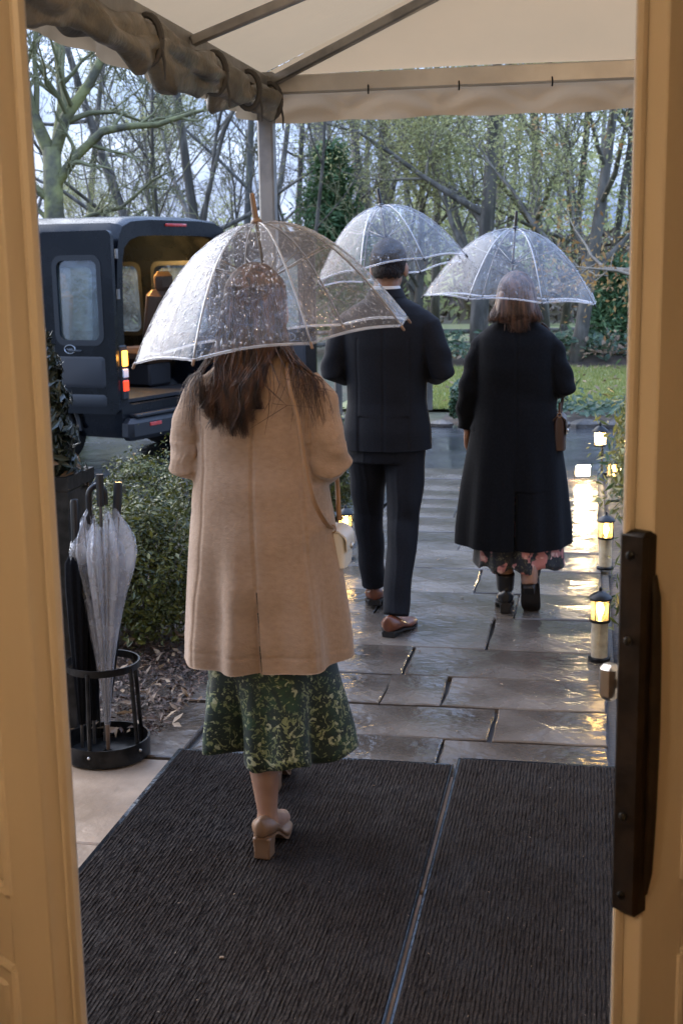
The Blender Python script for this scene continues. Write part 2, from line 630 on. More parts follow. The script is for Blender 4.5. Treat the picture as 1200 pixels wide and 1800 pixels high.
M['green_print'] = print_mat('green_leaf_print', (.0035, .012, .006), [(9, (.012, .040, .015), .42, .58, .5, 'n'), (38, (.19, .21, .09), .565, .600, 1.8, 'n'), (30, (.34, .35, .21), .60, .635, 1.6, 'n'), (9.5, (.005, .016, .009), .52, .57, 1.4, 'n'), (44, (.13, .155, .07), .61, .64, 1.8, 'n')])
M['pink_print'] = print_mat('pink_flower_print', (.008, .008, .011), [(40, (.10, .09, .05), .56, .60, 2, 'n'), (13, (.50, .20, .18), .46, .40, .10, 'v'), (13, (.72, .46, .38), .27, .20, .12, 'v'), (13, (.20, .05, .06), .10, .06, .12, 'v'), (6, (.008, .008, .011), .54, .58, .6, 'n')])
M['film'] = film_mat('clear_vinyl', .095, bscale=34, bstr=.60, gl=.85, white=(.60, .60, .64))
M['film_far'] = film_mat('clear_vinyl_pale', .065, bscale=30, bstr=.5, gl=.6, white=(.60, .62, .66))
M['film_shut'] = film_mat('folded_vinyl', .24, bscale=45, bstr=.8, white=(.86, .84, .84), gl=1.3)
M['binding'] = film_mat('vinyl_binding', .32, white=(.78, .78, .80), bstr=.1)
M['drop'] = film_mat('raindrop', .20, tint=(1, 1, 1), white=(.85, .85, .88), bstr=0, gl=2.2)
M['rib'] = mat('umbrella_rib', (.22, .205, .19), .38, metal=.6)
M['shaftm'] = mat('umbrella_shaft', (.10, .09, .08), .35, metal=.6)
M['wood_tip'] = mat('wooden_tip', (.22, .14, .09), .4)
M['plastic'] = mat('black_plastic', (.012, .012, .014), .3)
M['van'] = mat('van_paint', (.0035, .0045, .0065), .20, spec=.28, coat=.08, rough2=(.36, 5), bump=[(70, .05)])
M['van_trim'] = mat('van_black_trim', (.012, .013, .015), .5)
M['van_dark'] = mat('van_dark_liner', (.016, .016, .018), .6)
M['van_tan'] = mat('van_headliner', (.48, .36, .23), .75)
M['seat'] = mat('van_seat_leather', (.075, .042, .022), .45)
M['glass'] = film_mat('van_glass', .11, tint=(.74, .80, .84), white=(.55, .68, .72), bscale=14, bstr=.12, gl=1.6)
M['lens_red'] = mat('red_lens', (.45, .02, .012), .12, coat=.6)
M['lens_red_lit'] = mat('red_lens_lit', (.5, .02, .01), .2, emit=(1, .06, .02), estr=.7)
M['lens_amber'] = mat('amber_lens_lit', (.8, .3, .03), .2, emit=(1, .40, .05), estr=2.4)
M['lens_clear'] = mat('clear_lens', (.65, .65, .68), .12, coat=.6)
M['tyre'] = mat('tyre', (.012, .012, .012), .7)
M['rim'] = mat('wheel_rim', (.30, .30, .31), .35, metal=.8)
M['badge'] = mat('badge_chrome', (.5, .52, .55), .25, metal=.9)
M['bulb'] = mat('lamp_bulb', (1, .8, .5), .5, emit=(1, .66, .26), estr=26)
M['bulb_bright'] = mat('bright_lamp_bulb', (1, .85, .6), .5, emit=(1, .74, .40), estr=110)
M['globe'] = mat('ceiling_lamp_glass', (1, .85, .6), .4, emit=(1, .62, .28), estr=9)
M['domelight'] = mat('van_dome_light', (1, .8, .5), .4, emit=(1, .62, .22), estr=8)
M['lampglass'] = film_mat('lantern_glass', .14, tint=(.98, .95, .85), white=(1, .86, .55), bscale=12, bstr=.2, gl=1.2)
M['frost'] = film_mat('lamp_frosted_tube', .62, tint=(.95, .9, .8), white=(.85, .76, .58), bscale=20, bstr=.2)
M['rope'] = mat('strap_webbing', (.05, .045, .04), .7)

def translucent(m, fac, gain=1.25):
    t = m.node_tree
    b, o = t.nodes['Principled BSDF'], t.nodes['Material Output']
    tl = t.nodes.new('ShaderNodeBsdfTranslucent')
    src = b.inputs['Base Color'].links[0].from_socket
    g = t.nodes.new('ShaderNodeHueSaturation')
    g.inputs['Value'].default_value = gain
    t.links.new(src, g.inputs['Color'])
    t.links.new(g.outputs[0], tl.inputs['Color'])
    mxs = t.nodes.new('ShaderNodeMixShader')
    mxs.inputs[0].default_value = fac
    t.links.new(b.outputs[0], mxs.inputs[1])
    t.links.new(tl.outputs[0], mxs.inputs[2])
    t.links.new(mxs.outputs[0], o.inputs['Surface'])
    return m
for k_, f_ in (('spring', .5), ('russet', .45), ('ivy', .25), ('gold', .35), ('grass', .45), ('box', .22), ('fir', .2), ('litter', .2)):
    translucent(M[k_], f_)

def lamp(name, loc, watts, col=WARM, rad=.03, parent=None):
    l = bpy.data.lights.new(name, 'POINT')
    l.energy = watts
    l.color = col
    l.shadow_soft_size = rad
    o = bpy.data.objects.new(name, l)
    COL.objects.link(o)
    o.location = loc
    if parent is not None:
        o.parent = parent
    return o

# ================================================================== GROUND
def sheet(name, pts, z, m, cuts=0):
    mb = MB()
    mb.add([(p[0], p[1], z) for p in pts], [tuple(range(len(pts)))])
    return kind(mb.build(name, m, smooth=False), 'structure')

sheet('ground', [(-400, -60), (400, -60), (400, 700), (-400, 700)], -.06, M['ground'])
dv = [uv(-30, 8.4), uv(-3.2, 8.15), uv(-1.5, 8.5), uv(-1.38, 9.2), uv(-1.38, 10.45), uv(.10, 10.45), uv(.9, 10.7), uv(16, 11.2), uv(16, 13.2), uv(-1, 13.35), uv(-4, 14.6), uv(-9, 17.5), uv(-30, 19)]
drive = MB()
def grid_poly(name, poly, z, m, step=.8):
    bm = bmesh.new()
    f = bm.faces.new([bm.verts.new((p[0], p[1], z)) for p in poly])
    bmesh.ops.triangulate(bm, faces=[f])
    me = bpy.data.meshes.new(name)
    bm.to_mesh(me)
    bm.free()
    finish(me, m, False)
    return kind(link(name, me), 'structure')
grid_poly('driveway', dv, -.02, M['asphalt'])
grid_poly('lawn', [uv(-3, 15.0), uv(30, 14.9), uv(30, 21.5), uv(-3, 21.0)], -.02, M['lawn'])
grid_poly('lawn', [uv(-4, 23.5), uv(30, 23.2), uv(30, 36), uv(-6, 36)], -.025, M['lawn'])

# path bedding under the slabs, landing under the mats
sheet('path_bedding', [uv(-1.40, 3.9), uv(.14, 3.9), uv(.14, 10.5), uv(-1.40, 10.5)], -.022, M['joint'])

def slab_mesh(w, d, seed, th=.05, jit=.005, bev=.0045, tilt=.004):
    r = random.Random(seed)
    per = []
    for (x0, y0, x1, y1) in ((-1, -1, 1, -1), (1, -1, 1, 1), (1, 1, -1, 1), (-1, 1, -1, -1)):
        for k in range(4):
            t = k / 4
            per.append((w / 2 * (x0 + (x1 - x0) * t) + r.uniform(-jit, jit), d / 2 * (y0 + (y1 - y0) * t) + r.uniform(-jit, jit)))
    sk = [r.uniform(-jit, jit) * 1.6 for _ in range(4)]
    per = [(x + (sk[0] * y / d + sk[1]) * .7, y + (sk[2] * x / w + sk[3]) * .7) for x, y in per]
    ax, ay = r.uniform(-tilt, tilt) / w, r.uniform(-tilt, tilt) / d
    zf = lambda x, y: ax * x + ay * y
    mb = MB()
    n = len(per)
    ri = [[V((x, y, -th)) for x, y in per], [V((x, y, zf(x, y) - bev)) for x, y in per]]
    top = []
    for x, y in per:
        q = V((x, y, 0))
        s = 1 - bev * 1.3 / max(q.length, .05)
        top.append(V((x * s, y * s, zf(x, y))))
    ri.append(top)
    mid = [V((p.x * .55, p.y * .55, zf(p.x * .55, p.y * .55) + r.uniform(-.0015, .0015))) for p in top]
    ri.append(mid)
    mb.loft(ri, True)
    return mb

path = thing('path', 'wet flagstone garden path between the path lights, running from the mats to the driveway', 'path')
path['kind'] = 'structure'
del path['category']
rp = random.Random(3)
v = 4.02
rp = random.Random(14)
row = 0
slabdata = []
while v < 10.42:
    d = rp.choice([.34, .40, .52, .36, .46])
    if v + d > 10.2:
        d = 10.45 - v
    cuts = [-1.37]
    nc = rp.choice([2, 3, 2, 3])
    xs = sorted([rp.uniform(.25, .75) if nc == 2 else (k + 1) / nc + rp.uniform(-.13, .13) for k in range(nc - 1)])
    cuts += [-1.37 + 1.47 * x for x in xs] + [.10]
    for a, b in zip(cuts[:-1], cuts[1:]):
        slabdata.append(((a + b) / 2, v + d / 2, b - a - .005, d - .008))
    v += d
slabdata += [(-1.60, 4.33, .42, .56), (-1.62, 4.86, .40, .44)]
for i, (cu_, cv_, w_, d_) in enumerate(slabdata):
    o = slab_mesh(w_, d_, 100 + i).build('slab', M['stone'], path, smooth=True, angle=22)
    o.location = uv(cu_, cv_, rp.uniform(-.003, .003))
    o.rotation_euler = (0, 0, -TH)

landing = thing('landing', 'sandstone paved landing under the entrance mats', 'landing')
landing['kind'] = 'structure'
del landing['category']
for i, (u0, u1, v0, v1) in enumerate([(-3.0, -1.9, 2.0, 3.15), (-1.9, -.9, 2.0, 3.35), (-.9, .3, 2.0, 3.2), (.3, 1.9, 2.0, 3.3), (-3.0, -1.75, 3.15, 4.06), (-1.75, -.7, 3.35, 4.02), (-.7, .5, 3.2, 4.02), (.5, 1.9, 3.3, 4.02)]):
    o = slab_mesh(u1 - u0 - .008, v1 - v0 - .008, 40 + i, jit=.003, bev=.005, tilt=.002).build('slab', M['pad'], landing, angle=22)
    o.location = uv((u0 + u1) / 2, (v0 + v1) / 2, -.001)
    o.rotation_euler = (0, 0, -TH)

# planting beds
def mound(name, fn, nu, nv, m):
    mb = MB()
    vs, fs = [], []
    for j in range(nv + 1):
        for i in range(nu + 1):
            vs.append(fn(i / nu, j / nv))
    for j in range(nv):
        for i in range(nu):
            a = j * (nu + 1) + i
            fs.append((a, a + 1, a + nu + 2, a + nu + 1))
    mb.add(vs, fs)
    return kind(mb.build(name, m, angle=180), 'structure')
def hump(u0, u1, v0, v1, h, seed):
    r = random.Random(seed)
    ph = [r.uniform(0, 6) for _ in range(4)]
    def f(a, b):
        u, w = u0 + (u1 - u0) * a, v0 + (v1 - v0) * b
        e = min(1, 5 * min(a, 1 - a)) * min(1, 5 * min(b, 1 - b))
        z = -.05 + e * (h + .02 * math.sin(5 * u + ph[0]) * math.sin(6 * w + ph[1]) + .012 * math.sin(13 * u + ph[2]) * math.sin(11 * w + ph[3]))
        return uv(u, w, z)
    return f
mound('planting_bed', hump(-4.4, -1.42, 4.05, 8.3, .075, 1), 40, 50, M['soil'])
mound('planting_bed', hump(.12, 2.6, 4.3, 10.3, .075, 2), 34, 60, M['soil'])
mound('planting_bed', hump(-1.6, 16, 13.35, 14.9, .16, 3), 90, 14, M['soil'])
mound('planting_bed', hump(-3.4, 26, 20.9, 23.4, .22, 4), 90, 16, M['soil'])

# loose bark and leaves on the near bed
def flakes(name, n, area, smin, smax, zf, m, label, cat, flat=.35, asp=1.4):
    c = np.array([tuple(uv(*p)) for p in area(n)])
    c[:, 2] = zf(n)
    nr = np.stack([rng.normal(0, flat, n), rng.normal(0, flat, n), np.ones(n)], 1)
    vs, fs = quads(c, nr, rng.uniform(smin, smax, n), asp, .12)
    o = link(name, npmesh(name, vs, fs, m))
    tag(o, label, cat)
    return kind(o, 'stuff')
flakes('bark_chips', 20000, lambda n: np.stack([rng.uniform(-2.9, -1.50, n), rng.uniform(4.15, 6.6, n)], 1), .004, .013, lambda n: rng.uniform(.022, .052, n), M['chip'], 'dark bark chip mulch under the box shrubs left of the path', 'mulch', .6)
flakes('fallen_leaves', 330, lambda n: np.stack([rng.uniform(-2.3, -1.40, n), rng.uniform(4.1, 5.6, n)], 1), .012, .026, lambda n: rng.uniform(.05, .062, n), M['litter'], 'pale dead leaves lying on the mulch beside the umbrella stand', 'leaves', .5)
flakes('fallen_leaves', 1500, lambda n: np.stack([rng.uniform(-2, 14, n), rng.uniform(15.1, 21, n)], 1), .02, .05, lambda n: rng.uniform(.0, .03, n), M['litter'], 'pale fallen leaves scattered over the wet lawn', 'leaves', .4)
flakes('fallen_leaves', 1500, lambda n: np.stack([rng.uniform(-3, 16, n), rng.uniform(23.4, 32, n)], 1), .03, .09, lambda n: rng.uniform(.0, .04, n), M['litter'], 'fallen leaves scattered on the far grass under the trees', 'leaves', .4)

flakes('path_leaves', 30, lambda n: np.stack([rng.uniform(-1.3, .05, n), rng.uniform(4.3, 10.2, n)], 1), .006, .012, lambda n: np.full(n, .006), M['litter'], 'few small wet leaves stuck to the flagstones', 'leaves', .15)
flakes('mat_grit', 90, lambda n: np.stack([rng.uniform(-1.35, .5, n), rng.uniform(2.4, 4.0, n)], 1), .0012, .0030, lambda n: np.full(n, .0155), M['litter'], 'tiny pale grit specks scattered on the two mats', 'grit', .4)
def blades(n, area, h, label):
    p = np.array([tuple(uv(*q)) for q in area(n)])
    a = rng.uniform(0, 2 * PI, n)
    hh = h * rng.uniform(.5, 1.2, n)
    w = np.stack([np.cos(a), np.sin(a), np.zeros(n)], 1) * (.006 + .003 * h / .05)
    lean = np.stack([rng.normal(0, .35, n), rng.normal(0, .35, n), np.ones(n)], 1) * hh[:, None]
    p[:, 2] = -.02
    vs = np.stack([p - w, p + w, p + lean], 1).reshape(-1, 3)
    fs = np.arange(3 * n).reshape(-1, 3)
    o = link('grass', npmesh('grass', vs, fs, M['grass']))
    tag(o, label, 'grass')
    return kind(o, 'stuff')
blades(60000, lambda n: np.stack([rng.uniform(-2.5, 10, n), 15 + 6 * rng.uniform(0, 1, n) ** 1.4], 1), .06, 'short wet grass of the lawn beyond the driveway')

# ivy-like ground cover
def cover(n, u0, u1, v0, v1, z0, h, s0, s1, m, label, name='groundcover', clump=18):
    cu_ = rng.uniform(u0, u1, clump)
    cv_ = rng.uniform(v0, v1, clump)
    k = rng.integers(0, clump, n)
    u = cu_[k] + rng.normal(0, (u1 - u0) / clump * .9, n)
    w = np.clip(cv_[k] + rng.normal(0, (v1 - v0) * .2, n), v0, v1)
    u = np.clip(u, u0, u1)
    c = np.array([tuple(uv(a, b)) for a, b in zip(u, w)])
    hc = (.55 + .45 * np.sin(k * 2.4)) * h
    c[:, 2] = z0 + rng.uniform(0, 1, n) ** .6 * hc
    nr = np.stack([rng.normal(0, .6, n), rng.normal(-.4, .6, n), np.ones(n)], 1)
    vs, fs = quads(c, nr, rng.uniform(s0, s1, n), 1.2, .2)
    o = link(name, npmesh(name, vs, fs, m))
    tag(o, label, 'ground cover')
    return kind(o, 'stuff')
cover(7000, -1.4, 9, 13.5, 14.8, .06, .34, .025, .06, M['ivy'], 'glossy low ivy ground cover along the far edge of the driveway', clump=34)
cover(8000, -3.2, 16, 21.1, 23.2, .08, .42, .03, .08, M['ivy'], 'low evergreen ground cover in the bed behind the lawn', clump=40)
cover(2500, -3.2, 16, 21.1, 23.2, .08, .5, .03, .07, M['litter'], 'brown withered plants among the ground cover behind the lawn', 'withered_plants', clump=40)

# rubble edging of the far bed
edging = thing('stone_edging', 'low rough stone edging between the driveway and the ivy bed', 'edging')
def rock_mb(w, d, h, seed):
    r = random.Random(seed)
    mb = MB()
    mb.ell((0, 0, 0), (w / 2, d / 2, h), 8, 5)
    mb.v = [(x * r.uniform(.86, 1.1), y * r.uniform(.86, 1.1), z * r.uniform(.85, 1.1)) for x, y, z in mb.v]
    return mb
rocks = [rock_mb(.40, .24, .075, s).mesh('edging_stone', M['rock'], True, 30) for s in range(6)]
for i in range(44):
    o = link('edging_stone', rocks[i % 6], edging)
    o.location = uv(-1.5 + i * .30, 13.38 + rp.uniform(-.05, .05), .0)
    o.rotation_euler = (0, 0, rp.uniform(-.5, .5) - TH)
    o.scale = (rp.uniform(.7, 1.1),) * 3

# ================================================================== HALL AND DOORS
def wall(name, c, d, m, label, parent=None):
    o = MB().box(c, d).build(name, m, parent, smooth=False)
    if parent is None:
        kind(o, 'structure')
        o['label'] = label
    return o
FY = 2.56
fac = thing('facade_wall', 'cream rendered entrance wall around the open double doors', 'wall')
fac['kind'] = 'structure'
wall('wall_panel', (-2.75, FY, 1.6), (3.4, .16, 3.2), M['facade'], '', fac)
wall('wall_panel', (2.75, FY, 1.6), (3.4, .16, 3.2), M['facade'], '', fac)
wall('lintel', (0, FY, 2.82), (2.098, .16, .76), M['facade'], '', fac)
wall('hall_floor', (0, .0, -.06), (3.6, 4.94, .11), M['oak'], 'floorboards of the entrance hall')
wall('hall_wall', (-1.85, -.05, 1.4), (.1, 5.0, 2.8), M['plaster'], 'cream hall wall on the left')
wall('hall_wall', (1.85, -.05, 1.4), (.1, 5.0, 2.8), M['plaster'], 'cream hall wall on the right')
wall('hall_wall', (0, -2.6, 1.4), (3.8, .1, 2.8), M['plaster'], 'cream back wall of the hall')
wall('hall_ceiling', (0, -.05, 2.86), (3.8, 5.1, .1), M['plaster'], 'white hall ceiling')
fr = thing('door_frame', 'cream painted frame of the entrance doors', 'door frame')
for sx in (-1, 1):
    MB().box((sx * 1.02, 2.54, 1.165), (.055, .2, 2.33), bev=.006).build('jamb', M['cream'], fr)
MB().box((0, 2.54, 2.385), (2.1, .2, .1), bev=.006).build('head', M['cream'], fr)

def door_leaf(side, hinge, lead, label):
    hx, hy = hinge
    lx, ly = lead
    wd = math.hypot(lx - hx, ly - hy)
    # local: x runs from the leading edge (0) to the hinge (wd); y is the thickness, -y is the face seen from the hall
    t = thing('entrance_door', label, 'door', (lx, ly, 0), math.atan2(hy - ly, hx - lx))
    ins = 1 if side < 0 else -1           # which local y sign is the hall face
    T = .046
    ST = .125
    H = 2.30
    rails = [(.012, .26), (.50, .645), (2.14, H)]
    for x in (ST / 2, wd - ST / 2):
        MB().box((x, 0, H / 2 + .006), (ST, T, H - .012), bev=.003).build('stile', M['cream'], t)
    for a, b in rails:
        MB().box((wd / 2, 0, (a + b) / 2), (wd - 2 * ST - .001, T - .001, b - a), bev=.002).build('rail', M['cream'], t)
    for a, b in ((.26, .50), (.645, 2.14)):
        p = MB()
        p.box((wd / 2, 0, (a + b) / 2), (wd - 2 * ST, .018, b - a))
        p.box((wd / 2, 0, (a + b) / 2), (wd - 2 * ST - .09, .030, b - a - .09), bev=.012)
        pn = p.build('panel', M['cream'], t)
        mo = MB()
        for fy in (-1, 1):
            y = fy * (T / 2 - .004)
            x0, x1 = ST, wd - ST
            for (p0, p1) in (((x0, a), (x1, a)), ((x1, a), (x1, b)), ((x1, b), (x0, b)), ((x0, b), (x0, a))):
                mo.tube([(p0[0], y, p0[1]), (p1[0], y, p1[1])], .012, 8)
        mo.build('moulding', M['cream'], pn)
    return t, ins, T, wd

dl, ins, T, wd = door_leaf(-1, (-1.0, 2.47), (-.478, 1.95), 'cream panelled door leaf standing open on the left, lit amber from the hall')
MB().box((-.010, -.018, 1.155), (.020, .022, 2.28), bev=.006).build('astragal', M['cream'], dl)
dr, ins, T, wd = door_leaf(1, (1.0, 2.47), (.474, 1.97), 'cream door leaf on the right with a long black pull plate on its edge')
MB().box((-.011, .016, 1.155), (.022, .014, 2.28), bev=.005).build('astragal', M['cream'], dr)
pl = MB()
pl.box((-.006, .0, .95), (.036, .052, .655), bev=.007)
plate = pl.build('pull_plate', M['bronze'], dr)
sc = MB()
for z in (.66, .80, 1.10, 1.24):
    sc.lathe([(.007, 0), (.007, .003), (.004, .005)], 10, (-.028, .0, z), Matrix.Rotation(-PI / 2, 3, 'Y'))
sc.build('screw', M['black'], plate)
hb = MB()
hb.tube([(.004, -.021, .66), (.004, -.028, .70), (.004, -.031, .80), (.004, -.032, .95), (.004, -.031, 1.08), (.004, -.028, 1.17), (.004, -.021, 1.205)], [.008, .009, .010, .011, .010, .009, .008], 10)
hb.build('pull_handle', M['bronze'], dr)
kb = MB()
kb.box((.012, .034, 1.008), (.012, .022, .018), bev=.003)
kb.box((.012, .060, 1.008), (.028, .032, .062), bev=.008)
kb.build('knob', M['nickel'], dr)

# hall ceiling lamp and canopy lantern: the two warm lamps the doors, coat and canopy are lit by
hl = thing('ceiling_lamp', 'round glass ceiling lamp in the entrance hall behind the viewer', 'ceiling lamp', (-.75, -.35, 2.81))
MB().lathe([(.10, 0), (.10, -.03), (.03, -.04)], 24).build('ceiling_rose', M['nickel'], hl)
MB().ell((0, 0, -.13), (.13, .13, .09), 20, 12).build('glass_shade', M['globe'], hl)
lamp('hall_light', (-.75, -.35, 2.50), 22, (1.0, .73, .45), .12)
pend = thing('hanging_lantern', 'black framed lantern hanging under the canopy ridge near the doors', 'lantern', tuple(uv(.13, 3.15, 2.62)))
lb = MB()
lb.lathe([(.09, 0), (.09, .012), (.085, .014)], 6)
lb.lathe([(.10, .20), (.03, .27), (.012, .275)], 6)
lb.tube([(0, 0, .27), (0, 0, .36)], .006, 6)
for k in range(6):
    a = 2 * PI * k / 6
    lb.tube([(.084 * math.cos(a), .084 * math.sin(a), .01), (.084 * math.cos(a), .084 * math.sin(a), .205)], .006, 5)
lb.build('lantern_frame', M['black'], pend)
MB().ell((0, 0, .11), (.028, .028, .04), 12, 8).build('bulb', M['bulb'], pend)
lamp('lantern_light', tuple(uv(.13, 3.15, 2.73)), 17, (1.0, .65, .34), .05)

# ================================================================== MATS
def ribbed_mat(name, u0, u1, v0, v1, label, eL=.028, eR=.028):
    t = thing(name, label, 'door mat', tuple(uv(u0, v0, .0)), -TH)
    w, d = u1 - u0, v1 - v0
    n = int((w - eL - eR + .004) / .0110)
    ny = 110
    xs, zs = [], []
    for k in range(n):
        x = eL - .003 + k * .0110
        for dx, z in ((0.0, .0100), (.0028, .0100), (.0048, .0125), (.0092, .0125)):
            xs.append(x + dx)
            zs.append(z)
    xs.append(w - eR + .002)
    zs.append(.0100)
    X, Y = np.meshgrid(np.array(xs), np.linspace(.02, d - .02, ny))
    Z = np.repeat(np.array(zs)[None], ny, 0) + rng.normal(0, .0010, X.shape)
    X = X + rng.normal(0, .0007, X.shape)
    Z += .0012 * np.sin(Y * 4.1 + X * 3) * np.sin(X * 5)
    vs = np.stack([X, Y, Z + .002], -1).reshape(-1, 3)
    m = len(xs)
    i = (np.arange(ny - 1)[:, None] * m + np.arange(m - 1)[None]).ravel()
    link('ribbed_carpet', npmesh('ribbed_carpet', vs, np.stack([i, i + 1, i + m + 1, i + m], 1), M['mat']), t)
    for (a, b, c, e) in ((0, eL, 0, d), (w - eR, w, 0, d), (eL + .001, w - eR - .001, 0, .024), (eL + .001, w - eR - .001, d - .024, d)):
        MB().box(((a + b) / 2, (c + e) / 2, .0055), (b - a, e - c, .011), bev=.004).build('rubber_edge', M['rubber'], t)
    return t
ribbed_mat('door_mat', -1.405, -.420, 1.70, 4.10, 'wide charcoal ribbed entrance mat on the left, under the woman in the camel coat', .022, .010)
ribbed_mat('door_mat', -.412, .56, 1.70, 4.16, 'charcoal ribbed entrance mat on the right, running under the door with the black plate', .014, .022)
MB().box((0, 0, .004), (.014, .010, .004), bev=.0015)
crumb = MB().box((0, 0, .0), (.012, .009, .004), bev=.0015).build('leaf_scrap', M['litter'])
crumb.location = (-.315, 2.875, .0185)
tag(crumb, 'tiny pale scrap of leaf lying on the left mat', 'leaf scrap')

# ================================================================== CANOPY
cn = thing('entrance_canopy', 'cream fabric entrance canopy on grey steel frame over the path, side curtain rolled up', 'canopy')
UL, UR, VB, VF, ZE, UM, ZR, VH = -1.372, 1.63, 2.95, 5.52, 2.45, .13, 2.96, 4.92
def fabric(name, pts_fn, nu, nv, m, thick=.006):
    mb = MB()
    top, vs, fs = [], [], []
    for j in range(nv + 1):
        for i in range(nu + 1):
            vs.append(V(pts_fn(i / nu, j / nv)))
    k = len(vs)
    for j in range(nv):
        for i in range(nu):
            a = j * (nu + 1) + i
            fs.append((a, a + 1, a + nu + 2, a + nu + 1))
    mb.add(vs, fs)
    return mb
zr = ZE + .045
def lerp(a, b, t):
    return a + (b - a) * t
def left_slope(a, b):
    v_e = lerp(VB, VF + .02, a)
    v_r = lerp(VB, VH, a)
    p, q = uv(UL - .03, v_e, zr), uv(UM, v_r, ZR + .05)
    r = p.lerp(q, b)
    r.z += -.035 * math.sin(PI * b) * abs(math.sin(PI * a * 3)) + .004 * math.sin(9 * a + 7 * b)
    return r
def right_slope(a, b):
    v_e = lerp(VF + .02, VB, a)
    v_r = lerp(VH, VB, a)
    p, q = uv(UR + .03, v_e, zr), uv(UM, v_r, ZR + .05)
    r = p.lerp(q, b)
    r.z += -.035 * math.sin(PI * b) * abs(math.sin(PI * a * 3))
    return r
def front_slope(a, b):
    p, q = uv(lerp(UR + .03, UL - .03, a), VF + .02, zr), uv(UM, VH, ZR + .05)
    r = p.lerp(q, b)
    r.z += -.03 * math.sin(PI * b) * math.sin(PI * a) + .003 * math.sin(11 * a + 3 * b)
    return r
for fn in (left_slope, right_slope, front_slope):
    me = fabric('roof_panel', fn, 30, 16, M['fabric']).mesh('roof_panel', M['fabric'], True, 180)
    link('roof_panel', me, cn)
def bar(name, p, q, w, h, m, parent, bev=.006):
    p, q = V(p), V(q)
    d = q - p
    x = d.normalized()
    z = (V((0, 0, 1)) - x * x.z).normalized()
    y = z.cross(x)
    rot = Matrix((x, y, z)).transposed()
    return MB().box((p + q) / 2, (d.length, w, h), rot, bev=bev).build(name, m, parent)
bar('front_beam', uv(UL + .04, VF, ZE), uv(UR - .04, VF, ZE), .05, .075, M['beam'], cn)
bar('eave_beam', uv(UL, VB, ZE), uv(UL, VF - .04, ZE), .05, .07, M['steel'], cn)
bar('eave_beam', uv(UR, VB, ZE), uv(UR, VF - .04, ZE), .05, .07, M['steel'], cn)
bar('ridge_beam', uv(UM, VB, ZR - .02), uv(UM, VH - .03, ZR - .02), .045, .06, M['steel'], cn)
bar('hip_rafter', uv(UL + .035, VF - .035, ZE + .01), uv(UM - .02, VH + .0, ZR), .036, .04, M['steel'], cn)
bar('hip_rafter', uv(UR - .035, VF - .035, ZE + .01), uv(UM + .02, VH + .0, ZR), .036, .04, M['steel'], cn)
for vv in (4.38, 3.55):
    bar('rafter', uv(UL + .03, vv, ZE + .0), uv(UM - .03, vv, ZR - .03), .032, .036, M['steel'], cn)
    bar('rafter', uv(UR - .03, vv, ZE + .0), uv(UM + .03, vv, ZR - .03), .032, .036, M['steel'], cn)
for uu, vv in ((UL, VF), (UR, VF)):
    mb = MB()
    c = uv(uu, vv)
    mb.box((c.x, c.y, 1.24), (.068, .068, 2.50), WALK, bev=.008)
    po = mb.build('post', M['steel'], cn)
    bk = MB()
    bk.box((c.x, c.y, ZE - .01), (.105, .105, .12), WALK, bev=.01)
    MB().box((c.x, c.y, .006), (.16, .16, .012), WALK, bev=.003).build('base_plate', M['steel'], po)
    for k in range(4):
        dx, dy = (.056, 0, -.056, 0)[k], (0, .056, 0, -.056)[k]
        bk.ell(V((c.x, c.y, ZE)) + WALK @ V((dx, dy, .02)), (.010, .010, .010), 8, 5)
        bk.ell(V((c.x, c.y, ZE)) + WALK @ V((dx, dy, -.035)), (.010, .010, .010), 8, 5)
    bk.build('corner_bracket', M['steel'], po)
def valance(name, p, q, drop, n, seed, m):
    r = random.Random(seed)
    ph = [r.uniform(0, 6) for _ in range(5)]
    p, q = V(p), V(q)
    d = (q - p)
    nn = V((-d.y, d.x, 0)).normalized()
    pins = max(2, int(d.length / .36))
    def f(a, b):
        sc_ = abs(math.sin(PI * a * pins))
        z = -b * drop * (1 + .05 * sc_ + .02 * math.sin(17 * a + ph[0]))
        sag_ = (1 - sc_) ** 2
        out = .018 * b * math.sin(PI * 2 * a * pins + ph[1]) + .010 * math.sin(31 * a + 4 * b + ph[2]) * b + .010 * math.sin(PI * b) * math.sin(2 * PI * (b + .9 * sc_)) + .014 * sag_ * b
        g = p + d * a + nn * out
        g.z += z
        return g
    me = fabric(name, f, n, 9, m).mesh(name, m, True, 180)
    return me
vz = ZE - .042
link('valance', valance('valance', uv(UL - .02, VF + .033, vz + .01), uv(UR + .02, VF + .033, vz + .01), .115, 140, 1, M['valance']), cn)
link('valance', valance('valance', uv(UL - .045, VB, vz + .05), uv(UL - .045, VF + .03, vz + .05), .150, 140, 2, M['valance']), cn)
link('valance', valance('valance', uv(UR + .045, VB, vz + .05), uv(UR + .045, VF + .03, vz + .05), .150, 140, 3, M['valance']), cn)
# hooks along the front beam
for k in range(7):
    c = uv(UL + .45 + k * .38, VF - .028, ZE - .038)
    MB().tube([c + V((0, 0, .02)), c + V((0, -.012, .0)), c + V((0, -.006, -.016)), c + V((0, .004, -.012))], .0035, 5).build('hook', M['black'], cn)
